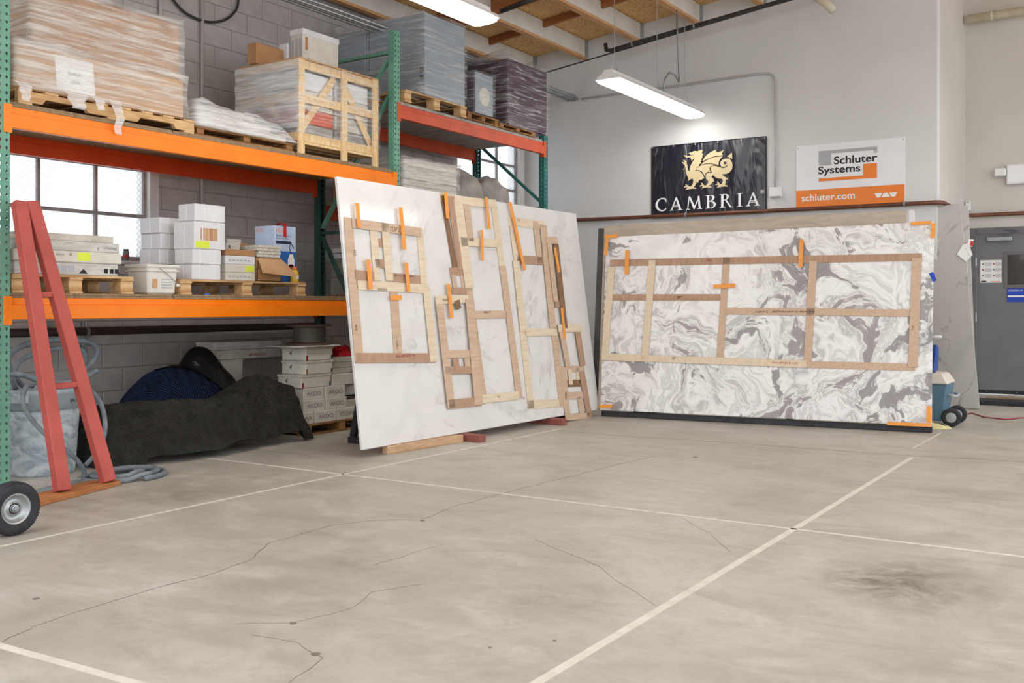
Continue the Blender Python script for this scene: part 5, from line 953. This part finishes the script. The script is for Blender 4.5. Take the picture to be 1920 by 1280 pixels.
def Hb(x, y): r = ((x + 6.82) / .27) ** 2 + ((y - 5.36) / .62) ** 2; return .64 * max(0, 1 - r) ** .5 * (1 + .05 * nz(x * 6, y * 5)) if r < 1 else 0
def heap(name, m, fn, x0, x1, y0, y1, label, cat, uvs, n=60):
    b = B(); b.grid(lambda u, v: (x0 + (x1 - x0) * v, y0 + (y1 - y0) * u, fn(x0 + (x1 - x0) * v, y0 + (y1 - y0) * u)), n, n // 2, (lambda u, v: (u * (y1 - y0), v * .9)) if uvs else None); b.build(name, m, None, 0, True, label, cat)
heap('moving_blanket', 'quilt_blue', lambda x, y: Hb(x, y) + .004, -7.10, -6.54, 4.72, 5.99, 'blue quilted moving blanket heaped behind the black one', 'blanket', True)
def Hp(x, y): r = ((x + 6.87) / .16) ** 2 + ((y - 5.68) / .50) ** 2; return (.56 + .24 * math.exp(-((y - 5.64) / .27) ** 2)) * max(0, 1 - r) ** .28 + .02 * nz(x * 9, y * 8, 4) if r < 1 else 0
def plas(u, v):
    a = u * 2 * math.pi; r = .999 * v; x = -6.87 + .16 * r * math.cos(a); y = 5.68 + .50 * r * math.sin(a); return (x, y, max(Hb(x, y) + .016, Hp(x, y), .01))
b = B(); b.grid(plas, 64, 30); b.build('plastic_sheet', 'black_plastic', None, 0, True, 'shiny black plastic sheet lying on top of the blue blanket', 'plastic sheet')
lump('cloth_heap', 'quilt_black', -6.84, 4.42, .0, .2, .19, .46, 6.1, None, 30, .7, .14, True, label='dark cloth heap between the trash can and the black blanket', cat='cloth')
# tile boxes on the floor pallet
pallet(-6.24, -7.12, 6.28, 7.25, 0, .10, 'brown pallet on the floor under the AKDO tile boxes', m='pallet_old', nb=6)
def akdo(y0, y1, z0, z1, hi, label, word='AKDO', flip=False, d=.30, m='cream_card'):
    t = thing('tile_box', label, 'box', Vector((hi - d / 2, (y0 + y1) / 2, z0)), 'AKDO tile boxes'); bx('box_body', m, hi - d, hi, y0 + .002, y1 - .002, z0, z1, t, .004); bx('lid_seam', 'dirty_card', hi, hi + .0012, y0 + .004, y1 - .004, z1 - .022, z1 - .020, t, 0)
    if word:
        w_, h_ = (y1 - y0) * .68, (z1 - z0) * .36; c = (y0 + y1) / 2; zc_ = (z0 + z1) / 2
        if flip: lettering(word, (hi + .0015, c + w_ / 2, zc_ + h_ / 2), (0, -1, 0), (0, 0, -1), w_, h_, 'ink_grey', t)
        else: lettering(word, (hi + .0015, c - w_ / 2, zc_ - h_ / 2), (0, 1, 0), (0, 0, 1), w_, h_, 'ink_grey', t)
    return t
za = .1005
akdo(6.28, 6.42, za, za + .105, -6.27, 'short end AKDO box at the left of the bottom row', 'W', True); akdo(6.425, 6.70, za, za + .105, -6.26, 'torn AKDO box in the middle of the bottom row'); akdo(6.705, 6.985, za, za + .105, -6.26, 'AKDO box lying upside down in the bottom row', 'AKDO', True); akdo(6.99, 7.24, za, za + .105, -6.30, 'plain pale box at the right end of the bottom row', None, m='dirty_card')
za += .1055; akdo(6.30, 6.575, za, za + .105, -6.28, 'left AKDO box in the second row from the pallet'); akdo(6.58, 6.85, za, za + .105, -6.27, 'AKDO box with a dark stain in the second row'); akdo(6.855, 7.2, za, za + .06, -6.32, 'flat plain box right of the second row', None, m='dirty_card')
za += .1055; akdo(6.31, 6.57, za, za + .105, -6.29, 'left AKDO box in the third row from the pallet'); akdo(6.575, 6.84, za, za + .105, -6.28, 'right AKDO box in the third row from the pallet'); akdo(6.845, 7.2, za, za + .075, -6.34, 'flat grey box right of the third row', None, m='tile_card')
za += .1055
for k, (y0, y1, h_, hi) in enumerate(((6.29, 6.66, .115, -6.29), (6.335, 6.68, .118, -6.285), (6.34, 6.685, .118, -6.29))):
    t = thing('worn_carton', ['worn white carton directly on top of the AKDO boxes', 'worn white carton with rusty corner in the middle of the white stack', 'worn white carton at the top under the wire spool'][k], 'box', Vector((hi - .16, (y0 + y1) / 2, za)), 'worn white cartons'); bx('box_body', 'cream_card', hi - .30, hi, y0, y1, za, za + h_, t, .008); bx('lid', 'dirty_card', hi - .304, hi + .004, y0 - .004, y1 + .004, za + h_ - .02, za + h_ + .003, t, .003)
    bx('corner_clip', 'cord_red' if k != 1 else 'pallet_old', hi + .004, hi + .006, y0 + .0, y0 + .022, za + .005, za + .05, t, 0); bx('corner_clip', 'teal_paint' if k == 0 else 'ink_black', hi + .0005, hi + .002, y1 - .025, y1 - .008, za + .01, za + .045, t, 0); lettering('4', (hi - .20, y0 - .0045, za + .045), (1, 0, 0), (0, 0, 1), .03, .045, 'ink_black', t, 'handwriting', .2); za += h_ + .0045
akdo(6.69, 6.97, .4175, .52, -6.30, 'pale box with a green mark right of the worn white cartons', None, m='cream_card')
for k in range(3): akdo(6.70 + .01 * k, 7.15, .523 + .05 * k, .57 + .05 * k, -6.36, ['lowest thin board right of the worn white cartons', 'middle thin board right of the worn white cartons', 'top thin board right of the worn white cartons'][k], None, m='dirty_card')
bx('cardboard_sheet', 'dirty_card', -6.66, -6.25, 6.22, 6.74, za, za + .012, None, .003, label='thin cardboard sheet lying under the wire spool', cat='cardboard'); za += .0125
sp = thing('wire_spool', 'wooden spool wound with grey wire on top of the tile boxes', 'spool', Vector((-6.47, 6.56, za))); sc_ = (-6.47, 6.56, za)
for z_, nm in ((0, 'flange'), (.168, 'flange')): b = B(); b.lathe(sc_, [(0, z_), (.205, z_), (.205, z_ + .018), (0, z_ + .018)], 28); b.build(nm, 'spool_flange', sp)
b = B(); b.lathe(sc_, [(.13, .018)] + [(.142 + (.006 if k % 2 else 0), .02 + k * .0075) for k in range(20)] + [(.13, .168)], 28); b.build('wire_winding', 'spool_wire', sp, 0, True)
lump('red_rag', 'red_cloth', -6.48, 7.0, .675, .08, .11, .09, 4.2, None, 22, .8, .5, label='crumpled red rag on the boards behind the white slab edge', cat='rag')
for k in range(2): akdo(6.74, 7.2, .62 + .026 * k + .048, .645 + .026 * k + .048, -6.62, ['lower wide board carrying the red rag', 'upper wide board carrying the red rag'][k], None, d=.4, m='dirty_card')
for k, (y0, y1, z0, z1, m_) in enumerate(((6.02, 6.27, .0, .66, 'dirty_card'), (5.95, 6.72, .665, .745, 'dirty_card'), (5.92, 6.74, .75, .82, 'tile_card'))):
    t = thing('crate_box', ['worn tall carton standing behind the heap of blankets', 'long dirty tray with red print behind the blankets', 'long grey lidded tray on top behind the blankets'][k], 'box', Vector((-7.0, (y0 + y1) / 2, z0))); bx('box_body', m_, -7.24, -7.0 + (.0 if k else -.02), y0, y1, z0, z1, t, .005); bx('lid_edge', 'dirty_card', -7.245, -6.995 + (.0 if k else -.02), y0 - .004, y1 + .004, z1 - .012, z1 + .002, t, .002)
    if k == 1: lettering('HOMEGRANDO', (-6.994, 6.32, z0 + .02), (0, 1, 0), (0, 0, 1), .22, .025, 'ink_red', t)
# ------------------------------------------------------------------ signs
def wpt(x, y, off): return onY(x, y, YB - off)
cbn = thing('banner', 'dark vinyl banner with a gold dragon and the word CAMBRIA on the back wall', 'banner', Vector((-4.83, YB, 2.34)))
X0, X1, Z0, Z1 = -5.611, -4.051, 2.335, 3.268
b = B(); b.grid(lambda u, v: (X0 + (X1 - X0) * u, YB - .012 - .006 * abs(nz(u * 9, v * 3, 2)) * (1 if .02 < u < .98 else 0), Z0 + (Z1 - Z0) * v + .004 * math.sin(u * 40) * (v > .99 or v < .01)), 60, 30); bn = b.build('banner_sheet', 'banner_vinyl', cbn, 0, True)
b = B(); [b.bar(p, q, .016, .006) for p, q in (((X0, YB - .016, Z0), (X1, YB - .016, Z0)), ((X0, YB - .016, Z1), (X1, YB - .016, Z1)))]; [b.bar(p, q, .016, .006, (0, 1, 0)) for p, q in (((X0, YB - .016, Z0), (X0, YB - .016, Z1)), ((X1, YB - .016, Z0), (X1, YB - .016, Z1)))]; b.build('banner_hem', 'ink_black', cbn)
for i in range(6):
    for z_ in (Z0 + .012, Z1 - .012): g = B(); g.lathe((X0 + .015 + (X1 - X0 - .03) * i / 5, YB - .024, z_), [(.005, 0), (.012, -.002), (.012, .004)], 10, 'y'); g.build('eyelet', 'steel', cbn)
OF = .030
def zz(pts, sc, ox, oy): return [wpt(ox + a / sc, oy + c / sc, OF) for a, c in pts]
def flat(pts, nm, m, parent, t=.0015): B().prism(pts, (0, -1, 0), t).build(nm, m, parent)
D1 = [(385, 290), (430, 268), (480, 262), (510, 237), (560, 230), (610, 240), (640, 222), (712, 197), (718, 212), (745, 217), (715, 265), (752, 325), (722, 345), (735, 392), (700, 420), (715, 460), (690, 482), (705, 520), (655, 547), (645, 590), (600, 625), (565, 680), (550, 715), (640, 707), (700, 740), (750, 810), (772, 880), (720, 915), (650, 930), (622, 1000), (600, 960), (580, 1010), (555, 1060), (515, 1092), (560, 1110), (585, 1135), (480, 1138), (400, 1148), (330, 1167), (325, 1155), (372, 1112), (330, 1098), (297, 1112), (293, 1085), (333, 1072), (322, 1020), (380, 1050), (430, 1088), (470, 1065), (500, 1010), (512, 940), (500, 900), (450, 902), (378, 957), (397, 890), (350, 790), (332, 720), (330, 612), (292, 683), (256, 672), (305, 650), (312, 600), (300, 562), (238, 507), (265, 490), (302, 522), (295, 467), (260, 450), (290, 440), (325, 463), (352, 480), (350, 520), (370, 580), (385, 690), (420, 720), (425, 640), (450, 570), (500, 480), (552, 408), (510, 420), (475, 472), (460, 440), (450, 393), (400, 378), (365, 396), (325, 376), (283, 330), (335, 336), (380, 347), (430, 346), (480, 338), (527, 318), (480, 322), (440, 331), (430, 302)]
D2 = [(735, 480), (760, 420), (830, 330), (930, 255), (1045, 200), (1052, 237), (1085, 262), (1140, 250), (1200, 225), (1257, 193), (1220, 243), (1200, 290), (1217, 330), (1222, 345), (1120, 350), (1020, 360), (900, 400), (800, 445)]
D3 = [(690, 570), (735, 512), (800, 472), (900, 417), (1000, 381), (1110, 366), (1222, 362), (1160, 420), (1125, 490), (1118, 560), (1125, 575), (1040, 545), (920, 522), (820, 530), (740, 550)]
D4 = [(565, 690), (600, 640), (650, 600), (720, 572), (820, 548), (920, 540), (1040, 562), (1108, 582), (1000, 575), (930, 590), (898, 640), (908, 690), (928, 733), (860, 733), (810, 760), (790, 832), (760, 780), (720, 725), (650, 690)]
D5 = [(945, 596), (925, 640), (935, 700), (968, 750), (900, 750), (838, 765), (808, 820), (818, 890), (870, 955), (860, 1010), (820, 1055), (770, 1050), (722, 988), (700, 1000), (717, 1035), (668, 1065), (670, 1087), (715, 1070), (740, 1085), (700, 1132), (780, 1115), (860, 1105), (962, 1112), (935, 1075), (880, 1065), (940, 1030), (985, 965), (1012, 977), (1000, 900), (945, 850), (990, 805), (1040, 860), (1110, 890), (1200, 895), (1222, 950), (1200, 1010), (1160, 1030), (1100, 958), (1080, 975), (1096, 1005), (1043, 1035), (1045, 1057), (1090, 1040), (1117, 1060), (1070, 1112), (1160, 1095), (1260, 1080), (1342, 1086), (1320, 1055), (1270, 1035), (1292, 980), (1290, 900), (1342, 920), (1330, 885), (1250, 830), (1190, 786), (1290, 785), (1380, 745), (1440, 670), (1456, 580), (1440, 500), (1405, 440), (1387, 430), (1395, 388), (1447, 422), (1440, 268), (1323, 365), (1375, 385), (1365, 415), (1290, 408), (1210, 440), (1163, 500), (1163, 560), (1187, 602), (1240, 614), (1300, 596), (1342, 545), (1347, 562), (1300, 624), (1220, 642), (1140, 618), (1060, 596), (1000, 590)]
for D in (D1, D2, D3, D4, D5): flat(zz(D, 12.8, 1260, 265), 'dragon_emblem', 'gold', cbn)
OF = .0325; flat(zz([(1275 + 38 * math.cos(a * .524), 518 + 34 * math.sin(a * .524)) for a in range(12)], 12.8, 1260, 265), 'emblem_eye', 'banner_vinyl', cbn, .0006); flat(zz([(530, 270), (545, 264), (556, 272), (542, 279)], 12.8, 1260, 265), 'emblem_eye', 'ink_black', cbn, .0006)
GL = {'A': (.98, [[(.46, 1), (.52, .93), (.2, .06), (.3, .04), (.3, 0), (0, 0), (0, .04), (.1, .06)], [(.46, 1), (.54, 1), (.88, .06), (.98, .04), (.98, 0), (.60, 0), (.60, .04), (.70, .06), (.47, .80)], [(.26, .37), (.68, .37), (.665, .42), (.28, .42)], [(.22, .26), (.72, .26), (.70, .31), (.24, .31)]]),
      'M': (1.2, [[(.2, .98), (.26, .85), (.17, .06), (.27, .04), (.27, 0), (0, 0), (0, .04), (.10, .06)], [(.2, 1), (.31, 1), (.64, .27), (.61, 0), (.57, 0)], [(.60, 0), (.63, .22), (.9, .86), (.93, .78), (.63, 0)], [(.89, 1), (.99, 1), (1.1, .06), (1.2, .04), (1.2, 0), (.85, 0), (.85, .04), (.95, .06), (.87, .85)]]),
      'B': (.78, [[(.1, 0), (.27, 0), (.27, 1), (.1, 1)], [(0, 0), (.4, 0), (.4, .04), (0, .04)], [(0, .96), (.4, .96), (.4, 1), (0, 1)], [(.27, 1), (.48, 1), (.64, .92), (.66, .76), (.56, .60), (.40, .54), (.27, .54), (.27, .58), (.38, .59), (.48, .68), (.50, .78), (.46, .91), (.38, .96), (.27, .96)], [(.27, .55), (.48, .55), (.70, .44), (.75, .28), (.68, .10), (.5, 0), (.27, 0), (.27, .04), (.45, .05), (.56, .14), (.58, .29), (.52, .43), (.42, .50), (.27, .50)]]),
      'I': (.42, [[(.13, 0), (.30, 0), (.30, 1), (.13, 1)], [(0, 0), (.42, 0), (.42, .04), (0, .04)], [(0, .96), (.42, .96), (.42, 1), (0, 1)]]),
      'C': (.86, [[(.84, .94), (.85, .68), (.80, .68), (.74, .86), (.55, .93), (.34, .88), (.22, .68), (.20, .46), (.28, .22), (.48, .08), (.68, .10), (.80, .24), (.84, .20), (.80, .05), (.52, -.03), (.2, .07), (.02, .34), (.02, .62), (.18, .90), (.45, 1.02), (.68, 1.01)]])}
GL['R'] = (.95, GL['B'][1][:4] + [[(.38, .54), (.52, .54), (.82, .06), (.95, .04), (.95, 0), (.72, 0)]])
x = onY(1230.5, 390, YB).x; xe = onY(1427, 390, YB).x; tot = sum(GL[c][0] for c in 'CAMBRIA') + 6 * .24; hh = .172; k = (xe - x) / tot; zb_ = 2.405
for c in 'CAMBRIA':
    w_, ps_ = GL[c]; b = B()
    for i, p in enumerate(ps_): b.prism([(x + a * k, YB - .030 - i * .0002, zb_ + d * hh) for a, d in p], (0, -1, 0), .0015)
    b.build('banner_letter', 'ink_white', cbn); x += (w_ + .24) * k
lettering('®', (xe + .002, YB - .031, zb_ + hh * .86), (1, 0, 0), (0, 0, 1), .05, .05, 'ink_white', cbn)
sg = thing('wall_sign', 'white and orange board sign reading Schluter Systems on the back wall', 'sign', Vector((-3.04, YB, 2.345))); sx0, sx1, sz0, sz1 = -3.672, -2.408, 2.352, 3.108; SW, SH = sx1 - sx0, sz1 - sz0
bx('sign_board', 'sign_white', sx0, sx1, YB - .012, YB - .001, sz0, sz1, sg, .002)
fx = lambda a: sx0 + SW * (a + 67) / 1958.; fz = lambda r: sz1 - SH * r
def rect(a0, a1, r0, r1, nm, m, o=.0125): bx(nm, m, fx(a0), fx(a1), YB - o - .0008, YB - o, fz(r1), fz(r0), sg, 0)
rect(-67, 1891, .722, 1.0, 'orange_band', 'ink_orange'); rect(355, 1415, .108, .160, 'logo_bar', 'sign_grey'); rect(355, 585, .160, .345, 'logo_bar', 'sign_grey'); rect(355, 1412, .545, .597, 'logo_bar', 'ink_orange'); rect(1165, 1412, .365, .545, 'logo_bar', 'ink_orange')
def sgt(tx, a0, a1, r0, r1, m): lettering(tx, (fx(a0), YB - .0145, fz(r1)), (1, 0, 0), (0, 0, 1), fx(a1) - fx(a0), SH * (r1 - r0), m, sg, bold=.018 if len(tx) > 1 else 0)
sgt('Schluter', 640, 1420, .215, .340, 'ink_black'); sgt('Systems', 350, 1118, .358, .515, 'ink_black'); sgt('schluter.com', 35, 1020, .792, .902, 'ink_white'); sgt('®', 1352, 1425, .150, .210, 'ink_grey')
for i, (a0, a1, up) in enumerate(((1368, 1510, False), (1490, 1640, True), (1622, 1768, False))):
    i_ = 42; t0, t1 = (a0 + i_, a1 - i_) if up else (a0, a1); b0, b1 = (a0, a1) if up else (a0 + i_, a1 - i_); B().prism([(fx(b0), YB - .0145, fz(.905)), (fx(b1), YB - .0145, fz(.905)), (fx(t1), YB - .0145, fz(.838)), (fx(t0), YB - .0145, fz(.838))], (0, -1, 0), .0008).build('logo_trapezoid', 'ink_white', sg)
for a in (sx0 + .02, sx1 - .02): b = B(); b.lathe((a, YB - .013, sz1 - .025), [(0, -.003), (.007, -.002), (.008, .001)], 10, 'y'); b.build('screw', 'steel', sg)
# unseen strip lamps added to brighten the room, to the right and behind
for i, (x, y0) in enumerate(((-4.78, -.35), (-.6, 4.55), (-.6, 9.46), (-.6, -.35), (3.4, 4.55), (3.4, -.35))):
    lamp(x, y0, y0 + 2.4, 3.585 + .1 * (x > -4), ['strip lamp nearest the left wall, behind the viewer', 'strip lamp over the middle of the floor', 'strip lamp over the floor near the grey door', 'strip lamp over the floor behind the viewer', 'strip lamp far right over the floor', 'strip lamp far right behind the viewer'][i], (y0 + .2, y0 + 2.2))
